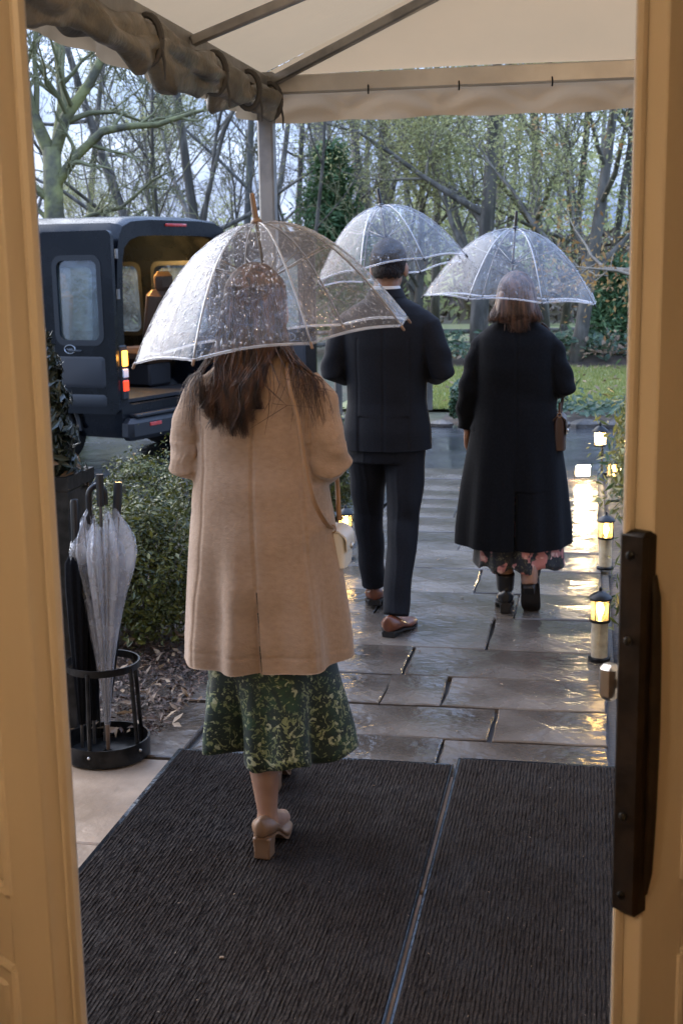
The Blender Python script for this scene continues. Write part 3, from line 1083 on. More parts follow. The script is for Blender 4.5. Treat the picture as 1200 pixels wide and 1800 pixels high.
# rolled side curtain
rings = []
NR, NS = 150, 26
rc = random.Random(5)
ph = [rc.uniform(0, 6) for _ in range(8)]
ties = [3.25, 3.90, 4.62, 5.10, 5.46]
for i in range(NR + 1):
    vv = lerp(VB, 5.50, i / NR)
    dt = min(abs(vv - t) for t in ties)
    pinch = smooth01(dt / .16)
    sag = .016 * math.sin(PI * min(1, dt / .26) * .5)
    rr = .030 + .022 * float(pinch) + .010 * math.sin(9 * vv + ph[0])
    c = uv(UL + .035, vv, ZE - .082 - sag)
    ring = []
    for j in range(NS):
        a = 2 * PI * j / NS
        fold = 1 + (.34 * math.sin(2 * a + 3.1 * vv + ph[4]) + .20 * math.sin(3 * a + 5 * vv + ph[1])) * float(pinch) + .25 * max(0, -math.sin(a)) * math.sin(7 * vv + ph[5]) * float(pinch) + .12 * math.sin(5 * a - 9 * vv + ph[2]) + .07 * math.sin(9 * a + 14 * vv + ph[3])
        ring.append(c + WALK @ V((rr * 1.05 * fold * math.cos(a), .012 * math.sin(4 * a + 8 * vv), rr * 1.35 * fold * math.sin(a))))
    rings.append(ring)
MB().loft(rings).build('rolled_curtain', M['curtain'], cn, True, 180)
for t in ties[1:]:
    st = MB()
    c = uv(UL + .035, t, ZE - .09)
    lp = []
    for j in range(20):
        a = 2 * PI * j / 20
        lp.append(c + WALK @ V((.046 * math.cos(a), 0, .02 + .072 * math.sin(a))))
    st.tube(lp + [lp[0]], .007, 6, flat=1.6)
    st.tube([c + WALK @ V((.044, 0, .0)), c + WALK @ V((.052, .006, -.05)), c + WALK @ V((.050, .012, -.10))], [.006, .005, .003], 5)
    st.build('tie_strap', M['rope'], cn)

# ================================================================== PATH LIGHTS
def path_light(loc, rz, label, h=.325, w=1.0, watts=1.3, bulb='bulb'):
    t = thing('path_light', label, 'path light', loc, rz, 'path lights along the path')
    s = h / .325
    r = .043 * s
    MB().lathe([(r * 1.12, 0), (r * 1.12, .012 * s), (r * .9, .016 * s)], 20).build('base', M['black'], t)
    MB().box((r * .62, r * .72, .125 * s), (.026 * s, .022 * s, .235 * s), bev=.003).build('post', M['black'], t)
    MB().lathe([(r * .84, .016 * s), (r * .84, .172 * s), (r * .81, .172 * s), (r * .81, .018 * s)], 24, caps=False).build('frosted_tube', M['frost'], t)
    b = MB()
    b.lathe([(r * 1.04, .172 * s), (r * 1.06, .178 * s), (r * 1.04, .184 * s)], 24)
    for k in range(4):
        a = PI / 4 + k * PI / 2
        b.tube([(r * .99 * math.cos(a), r * .99 * math.sin(a), .18 * s), (r * .99 * math.cos(a), r * .99 * math.sin(a), .275 * s)], .0028 * s, 5)
    b.build('cage', M['black'], t)
    MB().lathe([(r * .93, .184 * s), (r * .93, .272 * s), (r * .91, .272 * s), (r * .91, .184 * s)], 24, caps=False).build('glass', M['lampglass'], t)
    MB().lathe([(.006 * s, .186 * s), (.008 * s, .20 * s), (.015 * s, .215 * s), (.017 * s, .232 * s), (.010 * s, .248 * s), (.002 * s, .256 * s)], 14).build('bulb', M[bulb], t)
    c = MB()
    c.lathe([(r * 1.16, .270 * s), (r * 1.18, .278 * s), (r * 1.02, .286 * s), (r * .55, .299 * s), (r * .3, .303 * s), (r * .16, .309 * s), (r * .2, .316 * s), (r * .06, .325 * s)], 24)
    c.build('cap', M['black'], t)
    lamp('path_light_glow', (0, -.0, .235 * s), watts, WARM, .018 * s, t)
    return t
path_light((1.100, 5.26, 0), .1, 'nearest black path light with glowing glass top, at the right edge of the path')
path_light((1.465, 6.90, 0), .2, 'second path light on the right, standing before the golden conifer')
path_light((1.90, 8.75, .03), .3, 'third path light on the right, half hidden in the golden conifer branches')
path_light((2.16, 9.55, .09), .3, 'fourth path light on the right, small, behind the conifer top', watts=1.1)
path_light((.022, 7.235, .0), .2, 'path light on the left edge of the path, between camel coat and dark trousers', watts=1.0)
# tall lantern at the far end of the path
t = thing('post_lantern', 'bright lantern on a thin pole at the far right end of the path', 'lantern', (2.09, 10.15, 0))
MB().tube([(.02, 0, 0), (.02, 0, .22)], .010, 8).build('pole', M['black'], t)
b = MB()
b.lathe([(.050, .215), (.054, .225), (.050, .232)], 16)
b.lathe([(.066, .335), (.064, .345), (.03, .375), (.010, .385), (.012, .40), (.003, .415)], 16)
for k in range(4):
    a = k * PI / 2 + .4
    b.tube([(.05 * math.cos(a), .05 * math.sin(a), .225), (.055 * math.cos(a), .055 * math.sin(a), .34)], .004, 5)
b.build('lantern_frame', M['black'], t)
MB().lathe([(.045, .232), (.050, .335), (.048, .335), (.043, .232)], 20, caps=False).build('glass', M['lampglass'], t)
MB().ell((0, 0, .283), (.030, .030, .038), 14, 9).build('bulb', M['bulb_bright'], t)
lamp('lantern_glow', (0, -.0, .283), 6, (1, .72, .38), .03, t)
# ground floodlight by the path end
t = thing('ground_floodlight', 'small dazzling floodlight standing on the path end near the pole lantern', 'floodlight', (1.885, 9.75, 0), .18)
b = MB()
b.box((0, .035, .085), (.112, .05, .082), bev=.02)
b.tube([(-.062, .03, .085), (-.062, .03, .01), (.062, .03, .01), (.062, .03, .085)], .007, 6)
b.build('housing', M['black'], t)
MB().box((0, .006, .085), (.11, .010, .08), bev=.03).build('lens', M['bulb_bright'], t)
l = bpy.data.lights.new('flood_glow', 'SPOT')
l.energy = 26
l.color = (1, .76, .46)
l.spot_size = R(110)
l.spot_blend = .7
l.shadow_soft_size = .04
lo = bpy.data.objects.new('flood_glow', l)
COL.objects.link(lo)
lo.parent = t
lo.location = (0, -.02, .085)
lo.rotation_euler = (R(78), 0, 0)

# ================================================================== SHRUBS NEAR THE PATH
def shrub_mesh(n, r, h, seed, lsize, m, asp=1.3, lumps=9, spike=0.0):
    g = np.random.default_rng(seed)
    lc = g.normal(size=(lumps, 3))
    lc /= np.linalg.norm(lc, axis=1, keepdims=True)
    lc[:, 2] = np.abs(lc[:, 2])
    d = g.normal(size=(n, 3))
    d /= np.linalg.norm(d, axis=1, keepdims=True)
    d[:, 2] = np.where(d[:, 2] < -.82, -d[:, 2], d[:, 2])
    lump = (np.clip((d @ lc.T) - .6, 0, 1) ** 1.2).max(1)
    rad = (.66 + .95 * lump) * (1 - .45 * g.uniform(0, 1, n) ** 1.7)
    sh_ = g.normal(size=(26, 3))
    sh_ /= np.linalg.norm(sh_, axis=1, keepdims=True)
    rad *= 1 + .30 * g.uniform(0, 1, n) * ((d @ sh_.T).max(1) > .985)
    rad *= 1 + spike * g.uniform(0, 1, n) ** 6
    c = d * rad[:, None] * np.array([r, r, h * .55]) + np.array([0, 0, h * .46])
    c[:, 2] = np.maximum(c[:, 2], .02)
    nr = d * .7 + g.normal(size=(n, 3)) * .55 + np.array([0, 0, .35])
    vs, fs = quads(c, nr, lsize * (.5 + .9 * g.uniform(0, 1, n) ** 1.5), asp, .18)
    return npmesh('foliage', vs, fs, m)
def stems_mb(r, h, seed, k=24):
    q = random.Random(seed)
    mb = MB()
    for i in range(k):
        a = q.uniform(0, 2 * PI)
        q_r = r * q.uniform(.5, 1.02)
        e = V((math.cos(a) * q_r, math.sin(a) * q_r, h * q.uniform(.5, .98)))
        m_ = V((e.x * .35 + q.uniform(-.02, .02), e.y * .35, h * .35))
        mb.tube([(e.x * .06, e.y * .06, 0), m_, e], [.008, .005, .002], 5)
    return mb
def shrub(loc, r, h, n, seed, lsize, m, label, group=None, cat='shrub', **kw):
    t = thing('garden_shrub', label, cat, loc, random.Random(seed).uniform(0, 6), group)
    link('foliage', shrub_mesh(n, r, h, seed, lsize, m, **kw), t)
    stems_mb(r, h, seed).build('stem', M['twig'], t)
    return t
shrub((-.93, 5.62, .0), .37, .66, 15000, 11, .0118, M['box'], 'rounded box shrub with glossy olive leaves right behind the umbrella stand', spike=.5)
shrub((-.60, 6.65, .03), .33, .86, 9000, 12, .012, M['box'], 'taller box shrub with yellowish tips left of the camel coat', spike=.6)
shrub((-1.55, 6.1, .03), .42, .62, 8000, 13, .012, M['box'], 'low box shrub behind the black planter')
shrub((-.10, 8.0, .02), .26, .72, 6000, 14, .0125, M['box'], 'slim dark shrub behind the right elbow of the camel coat', spike=.5)
shrub((-1.15, 7.3, .03), .36, .60, 6500, 16, .0125, M['box'], 'low shrub at the driveway end of the left bed')
shrub((2.30, 9.05, .02), .33, .78, 4500, 21, .019, M['gold'], 'golden green conifer by the far path lights on the right', spike=.7, asp=2.2)
shrub((1.98, 7.75, .02), .30, .62, 4000, 22, .018, M['gold'], 'low golden conifer behind the second path light', spike=.6, asp=2.2)
shrub((1.70, 6.25, .02), .26, .44, 3600, 23, .015, M['gold'], 'spreading golden shrub between the two nearest path lights', spike=.6, asp=2.2)
shrub((1.48, 5.35, .02), .26, .36, 3600, 24, .014, M['gold'], 'low golden shrub right behind the nearest path light', spike=.6, asp=2.2)

# ================================================================== UMBRELLA STAND AND PLANTER
sx_, sy_ = -.845, 4.27
us = thing('umbrella_stand', 'round black metal umbrella stand on the landing by the left door', 'umbrella stand', (sx_, sy_, 0), .2)
MB().lathe([(.150, .006), (.152, .070), (.145, .070), (.142, .014), (.02, .012), (.02, .006)], 40).build('drip_tray', M['black'], us)
b = MB()
b.lathe([(.128, .325), (.130, .350), (.124, .350), (.122, .325), (.128, .325)], 40, caps=False)
b.build('upper_ring', M['black'], us)
for k in range(5):
    a = 2 * PI * k / 5 + .5
    MB().tube([(.144 * math.cos(a), .144 * math.sin(a), .012), (.127 * math.cos(a), .127 * math.sin(a), .338)], .0075, 8).build('upright', M['black'], us)
b = MB()
for k in range(5):
    a = 2 * PI * k / 5 + .5
    b.ell((.153 * math.cos(a), .153 * math.sin(a), .045), (.006, .006, .006), 8, 5)
b.build('rivet', M['nickel'], us)

def closed_clear(loc, lean, label):
    t = thing('folded_umbrella', label, 'umbrella', loc)
    t.rotation_euler = (lean[0], lean[1], .4)
    NS, rings = 140, []
    prof = [(.04, .010), (.12, .014), (.28, .030), (.40, .046), (.52, .064), (.60, .078), (.66, .084), (.70, .078), (.74, .060), (.765, .045)]
    for z, r in prof:
        ring = []
        for j in range(NS):
            a = 2 * PI * j / NS
            am = min(.45, .10 + z * .55)
            f = 1 + am * .62 * (2 * abs(math.sin(4 * a + .8 * z)) - 1.2) + am * .30 * math.sin(5 * a - 3 * z + 1) + am * .38 * math.sin(17 * a + 6 * z) * min(1, z * 1.5)
            zz = z + ((.030 * math.sin(8 * a) + .020 * math.sin(5 * a + 2) + .012 * math.sin(19 * a)) * min(1, (z - .6) / .15) if z > .6 else 0)
            ring.append(V((r * f * math.cos(a) * 1.05, r * f * math.sin(a), zz)))
        rings.append(ring)
    MB().loft(rings, False).build('folded_canopy', M['film_shut'], t, True, 180)
    inner = []
    for z, r in prof[1:]:
        inner.append([V((r * .6 * (1 + .35 * math.sin(7 * a + 2 * z)) * math.cos(a), r * .6 * (1 + .35 * math.sin(7 * a + 2 * z)) * math.sin(a), z - .012)) for a in [2 * PI * j / 40 for j in range(40)]])
    MB().loft(inner, False).build('inner_fold', M['film_shut'], t, True, 180)
    for k in range(8):
        a = 2 * PI * k / 8 + .2
        MB().tube([(.008 * math.cos(a), .008 * math.sin(a), .05), (.030 * math.cos(a), .030 * math.sin(a), .40), (.062 * math.cos(a), .062 * math.sin(a), .74), (.064 * math.cos(a), .064 * math.sin(a), .785)], [.0016, .0016, .0016, .003], 5).build('rib', M['rib'], t)
    MB().tube([(0, 0, .0), (0, 0, .84)], .0055, 8).build('shaft', M['shaftm'], t)
    MB().lathe([(.004, -.055), (.007, -.05), (.008, .04)], 10).build('tip', M['wood_tip'], t)
    MB().tube([(0, 0, .82), (0, 0, .93)], [.0125, .0135], 10).build('handle', M['plastic'], t)
    dm = MB()
    for i in range(420):
        z = .12 + .60 * math.sqrt(random.random())
        a = random.uniform(0, 2 * PI)
        r0 = np.interp(z, [q_[0] for q_ in prof], [q_[1] for q_ in prof]) * random.uniform(.95, 1.12)
        s_ = random.uniform(.0012, .0028)
        dm.ell((r0 * math.cos(a), r0 * math.sin(a), z), (s_, s_, s_ * random.choice((1, 1, 2.5))), 5, 3)
    kind(dm.build('raindrops', M['drop'], t, True, 180), 'stuff')
    return t
closed_clear((-.838, 4.255, .078), (R(-1), R(1.5), 0), 'folded clear umbrella wet with raindrops in the black stand')
def closed_black(loc, lean, rz, label, top, hook):
    t = thing('folded_umbrella', label, 'umbrella', loc)
    t.rotation_euler = (lean[0], lean[1], rz)
    rings = []
    for z, r in [(.05, .010), (.2, .020), (.4, .030), (.56, .036), (.64, .034), (.68, .014)]:
        rings.append([V((r * (1 + .22 * math.sin(8 * a + 2 * z)) * math.cos(a), r * (1 + .22 * math.sin(8 * a + 2 * z)) * math.sin(a), z)) for a in [2 * PI * j / 32 for j in range(32)]])
    MB().loft(rings).build('folded_canopy', M['wool_black'], t, True, 180)
    MB().tube([(0, 0, -.04), (0, 0, top - .1)], .006, 8).build('shaft', M['shaftm'], t)
    if hook:
        pts = [(0, 0, top - .16), (0, 0, top - .04)] + [(.030 - .030 * math.cos(a), 0, top - .04 + .034 * math.sin(a)) for a in [PI * k / 8 for k in range(1, 9)]] + [(.060, 0, top - .075)]
        MB().tube(pts, .011, 10).build('crook_handle', M['plastic'], t)
    else:
        MB().tube([(0, 0, top - .15), (0, 0, top - .01), (0, 0, top)], [.015, .016, .013], 12).build('straight_handle', M['plastic'], t)
    return t
closed_black((-.895, 4.30, .07), (R(1), R(1.5)), .6, 'black umbrella with a curved crook handle in the stand', .90, True)
closed_black((-.86, 4.33, .07), (R(-2), R(5.5)), 0, 'black umbrella with a straight handle leaning right in the stand', .90, False)
closed_black((-.93, 4.26, .07), (R(1), R(-2)), 2.0, 'black umbrella at the back of the stand beside the door edge', .86, False)

pt = thing('tall_planter', 'tall black square planter behind the umbrella stand', 'planter', (-1.045, 4.50, 0), -TH)
rings = []
for z, hw in [(0, .085), (.93, .115), (.94, .122), (.985, .122), (.985, .105), (.93, .103)]:
    rings.append([V((sx * hw, sy * hw, z)) for sx, sy in ((-1, -1), (1, -1), (1, 1), (-1, 1))])
MB().loft(rings).build('planter_box', M['black'], pt, True, 30)
MB().box((0, 0, .94), (.2, .2, .02)).build('soil', M['soil'], pt, False)
pp = thing('potted_evergreen', 'dark narrow evergreen growing in the tall black planter', 'plant', (-1.04, 4.50, .95), 0)
n = 2600
hh = rng.uniform(0, 1, n)
aa = rng.uniform(0, 2 * PI, n)
rr = (.095 * (1 - hh) ** .6 + .012) * np.sqrt(rng.uniform(.15, 1, n)) * (1 + .3 * np.sin(hh * 25 + aa * 2))
c = np.stack([rr * np.cos(aa), rr * np.sin(aa), hh * .50 + .02], 1)
vs, fs = quads(c, np.stack([np.cos(aa), np.sin(aa), rng.normal(.3, .5, n)], 1), rng.uniform(.012, .022, n), 1.7, .2)
M['dark_leaf'] = mat('dark_evergreen_leaf', (.005, .010, .004), .35, col2=(.022, .032, .012), island=True)
link('foliage', npmesh('foliage', vs, fs, M['dark_leaf']), pp)
MB().tube([(0, 0, 0), (.004, 0, .25), (0, 0, .48)], [.010, .007, .003], 6).build('stem', M['twig'], pp)
n = 60
aa = rng.uniform(0, 2 * PI, n)
c = np.stack([rng.uniform(.06, .14, n) * np.cos(aa), rng.uniform(.06, .14, n) * np.sin(aa), rng.uniform(-.06, .10, n)], 1)
vs, fs = quads(c, np.stack([np.cos(aa), np.sin(aa), rng.normal(.4, .4, n)], 1), rng.uniform(.016, .030, n), 1.1, .15)
tr_ = link('trailing_leaf', npmesh('trailing_leaf', vs, fs, M['litter']), pp)
kind(tr_, 'stuff')

# ================================================================== VAN
van = thing('minibus', 'black minibus with its rear doors open and warm light inside, on the driveway', 'van', (-1.42, 11.48, -.02), R(60))
HW = .88
def vsec(y, top, w=1.0, lo=.26, inner=0.0, zlo=None):
    pts = [(.70, lo), (.80, lo + .02), (.855, lo + .14), (.875, .75), (.878, 1.0), (.868, 1.25), (.845, 1.60), (.815, 1.90), (.790, 2.01), (.735, 2.10), (.62, 2.145), (.35, 2.165)]
    out = []
    for x, z in pts:
        if z > .95:
            z = .95 + (z - .95) * (top - .95) / (2.165 - .95)
        out.append((x * w, z))
    if inner:
        q = []
        for x, z in out:
            x2 = x - inner if x > inner else x
            z2 = min(max(z, zlo), top - inner * 1.1)
            q.append((min(x2, .79), z2))
        out = q
    ring = [V((x, y, z)) for x, z in out] + [V((-x, y, z)) for x, z in reversed(out)]
    return ring
def vopen(y, top=1.985, lo=.56, hw=.775):
    pts = [(.60, lo), (.70, lo), (hw - .02, lo + .02), (hw, lo + .12), (hw, .9), (hw, 1.2), (hw - .012, 1.5), (hw - .03, 1.78), (hw - .06, 1.88), (hw - .14, 1.945), (.52, top - .01), (.3, top)]
    return [V((x, y, z)) for x, z in pts] + [V((-x, y, z)) for x, z in reversed(pts)]
rings = [vsec(4.78, .80, .84, .30), vsec(4.70, .95, .93, .27), vsec(4.45, 1.06, .97, .26), vsec(3.95, 1.18, .985), vsec(3.45, 1.90, .99), vsec(3.1, 2.10), vsec(2.6, 2.165), vsec(1.2, 2.165), vsec(.12, 2.15), vsec(.035, 2.135, .995), vsec(.0, 2.115, .985),
         vopen(-.002), vopen(.07), vsec(.09, 2.15, 1, inner=.075, zlo=.55), vsec(1.2, 2.15, 1, inner=.075, zlo=.55), vsec(3.0, 2.05, 1, inner=.075, zlo=.55)]
sm_ = [0] * 10 + [1] + [1, 2] + [2] * 2
mb = MB().loft(rings, True, seg_m=sm_ + [2])
vme = mb.mesh('body', [M['van'], M['van_trim'], M['van_tan']], True, 30)
fixn(vme)
cut = MB()
def rrect(y0, y1, z0, z1, r=.07, n=5):
    o = []
    for (cy_, cz_, a0) in ((y1 - r, z1 - r, 0), (y0 + r, z1 - r, PI / 2), (y0 + r, z0 + r, PI), (y1 - r, z0 + r, 3 * PI / 2)):
        for k in range(n + 1):
            a = a0 + k * PI / 2 / n
            o.append((cy_ + r * math.cos(a), cz_ + r * math.sin(a)))
    return o
WIN = [(.24, .86, 1.08, 1.74), (1.04, 2.02, 1.08, 1.74), (2.16, 2.92, 1.08, 1.72)]
for (y0, y1, z0, z1) in WIN:
    p = rrect(y0, y1, z0, z1)
    cut.loft([[V((-1.1, y, z)) for y, z in p], [V((1.1, y, z)) for y, z in p]])
cme = cut.mesh('scratch_cut', M['van_trim'], False)
fixn(cme)
co_ = bpy.data.objects.new('scratch_cut', cme)
COL.objects.link(co_)
vme = evalmods(vme, [('BOOLEAN', dict(object=co_, operation='DIFFERENCE', solver='EXACT'))], [co_])
finish(vme, [M['van'], M['van_trim'], M['van_tan']], True, 30)
# lower liner of the cabin is dark
for p in vme.polygons:
    if p.material_index == 2 and p.center.z < 1.02:
        p.material_index = 1
link('body', vme, van)
def sx_at(z):
    return .878 - max(0, z - 1.0) * .055
for sd in (-1, 1):
    for (y0, y1, z0, z1) in WIN:
        p = rrect(y0 - .002, y1 + .002, z0 - .002, z1 + .002)
        g = MB().loft([[V((sd * (sx_at(z) - .030), y, z)) for y, z in p], [V((sd * (sx_at(z) - .024), y, z)) for y, z in p]]).build('side_window', M['glass'], van, True, 30)
        pi_, po_ = rrect(y0 + .012, y1 - .012, z0 + .012, z1 - .012), rrect(y0 - .03, y1 + .03, z0 - .03, z1 + .03, .09)
        f = MB()
        f.loft([[V((sd * (sx_at(z) + .004), y, z)) for y, z in po_], [V((sd * (sx_at(z) + .006), y, z)) for y, z in pi_], [V((sd * (sx_at(z) - .090), y, z)) for y, z in pi_], [V((sd * (sx_at(z) - .088), y, z)) for y, z in po_]], False)
        f.build('window_seal', M['van_trim'], g, True, 30)
for zz in (.52, .92):
    for sd in (-1, 1):
        bar('side_moulding', (sd * .879, .20, zz), (sd * .879, 3.1, zz), .014, .05, M['van_trim'], van, .004)
bar('roof_gutter', (-.806, .10, 2.005), (-.806, 3.0, 2.005), .012, .014, M['van_trim'], van, .003)
bar('roof_gutter', (.806, .10, 2.005), (.806, 3.0, 2.005), .012, .014, M['van_trim'], van, .003)
# rear header light, bumper, step
MB().box((0.0, -.006, 2.075), (.30, .020, .026), bev=.006).build('brake_light', M['lens_red'], van)
bp = MB()
bp.box((0, -.025, .355), (1.70, .14, .19), bev=.04)
bp.box((0, -.020, .468), (1.50, .12, .03), bev=.008)
bum = bp.build('bumper', M['van_trim'], van)
for sx in (-.52, .52):
    MB().box((sx, -.097, .385), (.16, .012, .032), bev=.004).build('reflector', M['lens_red'], bum)
# rear light clusters on the corner pillars
for sd in (-1, 1):
    tl = MB().box((sd * .826, -.012, .845), (.094, .05, .46), bev=.012).build('tail_light', M['van_trim'], van)
    MB().box((sd * .826, -.040, .965), (.070, .016, .13), bev=.006).build('amber_lens', M['lens_amber'], tl)
    MB().box((sd * .826, -.040, .84), (.070, .016, .075), bev=.006).build('clear_lens', M['lens_clear'], tl)
    MB().box((sd * .826, -.040, .735), (.070, .016, .09), bev=.006).build('red_lens', M['lens_red_lit'], tl)
lamp('tail_light_glow', (-.826, -.09, .965), .5, (1, .4, .06), .03, van)
for zz in (.75, 1.5, 1.83):
    MB().tube([(-.845, -.022, zz - .04), (-.845, -.022, zz + .04)], .014, 8).build('hinge', M['steel'], van)
# rear door leaves
def van_door(hx, ang, sd, lab):
    d = link('rear_door', None, van)
    d.location = (hx, -.030, 0)
    d.rotation_euler = (0, 0, ang)
    if lab:
        d['label'] = lab
    wd_ = .70 if sd > 0 else .765
    s = sd                       # leaf extends along local +x * s
    def rr(x0, x1, z0, z1, r):
        return [(s * x, z) for x, z in rrect(x0, x1, z0, z1, r)]
    sh = MB()
    outer = rr(.0, wd_, .50, 2.02, .05)
    win = rr(.13, wd_ - .14, 1.10, 1.80, .07)
    m_ = len(outer)
    yb, yf = -.022, .022
    A = [V((x, yb, z)) for x, z in outer]
    B = [V((x, yf, z)) for x, z in outer]
    C = [V((x, yf, z)) for x, z in win]
    D = [V((x, yb, z)) for x, z in win]
    sh.loft([A, B, C, D, A], False)
    me = sh.mesh('door_shell', [M['van']], True, 30)
    fixn(me)
    link('door_shell', me, d)
    g = rr(.125, wd_ - .135, 1.095, 1.805, .07)
    MB().loft([[V((x, -.004, z)) for x, z in g], [V((x, .002, z)) for x, z in g]]).build('door_window', M['glass'], d, True, 30)
    for fy in (-1, 1):
        f = MB()
        po_, pi_ = rr(.105, wd_ - .115, 1.075, 1.825, .09), rr(.150, wd_ - .16, 1.12, 1.78, .06)
        y0, y1 = fy * .0215, fy * .027
        f.loft([[V((x, y0, z)) for x, z in po_], [V((x, y1, z)) for x, z in po_], [V((x, y1, z)) for x, z in pi_], [V((x, y0, z)) for x, z in pi_]], False)
        f.build('window_seal', M['van_trim'], d, True, 30)
    for (z0, z1, mm) in ((.72, .985, 'van_dark'), (.555, .665, 'van_trim')):
        for fy in (-1, 1):
            q, q2 = rr(.11, wd_ - .10, z0, z1, .035), rr(.13, wd_ - .12, z0 + .02, z1 - .02, .03)
            MB().loft([[V((x, fy * .0215, z)) for x, z in q], [V((x, fy * .030, z)) for x, z in q2]]).build('trim_panel', M[mm], d, True, 30)
    for fy in (-1, 1):
        bd = MB()
        ring = []
        for k in range(20):
            a = 2 * PI * k / 20
            ring.append((s * (wd_ - .25) + .052 * math.cos(a), fy * .025, 1.045 + .036 * math.sin(a)))
        bd.tube(ring + [ring[0]], .005, 6)
        bd.tube([(s * (wd_ - .25) - .03, fy * .025, 1.045), (s * (wd_ - .25) + .03, fy * .025, 1.045)], .004, 5)
        bd.build('badge', M['badge'], d)
    MB().box((s * .40, 0, 1.03), (.14, .064, .022), bev=.006).build('door_handle', M['van_trim'], d)
    return d
van_door(-.905, R(98), 1, 'rear door folded back against the side of the van')
van_door(.865, R(110), -1, '')
# wheels
def wheel(x, y, sd):
    w = MB().lathe([(.20, -.10), (.31, -.105), (.335, -.08), (.335, .08), (.31, .105), (.20, .10)], 36, mat=Matrix.Rotation(PI / 2, 3, 'Y')).build('wheel', M['tyre'], van)
    w.location = (x, y, .335)
    r = MB()
    r.lathe([(.205, -.09), (.205, .09), (.17, .09 * 1), (.15, .06), (.05, .075), (.02, .085)], 24, mat=Matrix.Rotation(sd * PI / 2, 3, 'Y'))
    r.build('rim', M['rim'], w)
    for k in range(5):
        a = 2 * PI * k / 5
        MB().box((sd * .082, .10 * math.cos(a), .10 * math.sin(a)), (.02, .04, .14), Matrix.Rotation(a - PI / 2, 3, 'X'), bev=.006).build('spoke', M['rim'], w)
for yy in (.85, 3.75):
    wheel(-.80, yy, -1)
    wheel(.80, yy, 1)
for sd in (-1, 1):
    for yy in (.85, 3.75):
        am = MB()
        am.tube([(sd * .872, yy + .40 * math.cos(a), .335 + .40 * math.sin(a)) for a in [PI * k / 14 for k in range(0, 15)]], .028, 6)
        am.build('wheel_arch', M['van_trim'], van)
# front end
ws = MB()
ws.add([(-.74, 3.93, 1.24), (.74, 3.93, 1.24), (.70, 3.50, 1.84), (-.70, 3.50, 1.84)], [(0, 1, 2, 3)])
wsm = ws.mesh('windscreen', M['glass'], False)
link('windscreen', evalmods(wsm, [('SOLIDIFY', dict(thickness=.02, offset=1))]), van)
for sd in (-1, 1):
    MB().ell((sd * .66, 4.72, .78), (.16, .07, .09), 14, 8).build('headlight', M['lens_clear'], van)
    MB().box((sd * .99, 3.62, 1.22), (.16, .07, .24), bev=.03).build('wing_mirror', M['van_trim'], van)
# cabin: dark floor mat, seats, dome light
MB().box((0, 1.5, .575), (1.52, 2.7, .03)).build('cabin_floor', M['van_dark'], van, False)
def seat(x, y):
    s = link('seat', None, van)
    s.location = (x, y, .59)
    MB().box((0, 0, .30), (.44, .46, .15), bev=.05).build('seat_cushion', M['seat'], s)
    MB().box((0, -.20, .62), (.44, .13, .60), Matrix.Rotation(R(-9), 3, 'X').inverted(), bev=.055).build('seat_back', M['seat'], s)
    MB().box((0, -.255, .99), (.25, .10, .19), bev=.045).build('headrest', M['seat'], s)
    MB().box((0, 0, .12), (.34, .36, .22), bev=.02).build('seat_base', M['van_dark'], s)
for (x, y) in ((.50, .80), (-.02, 1.65), (.50, 2.45), (-.02, 2.2), (-.55, 2.2)):
    seat(x, y)
MB().lathe([(.09, 0), (.09, -.02), (.06, -.03)], 20, (.25, .75, 2.045)).build('dome_light', M['domelight'], van)
lamp('dome_glow', (.25, .75, 1.93), 26, (1, .60, .20), .06, van)

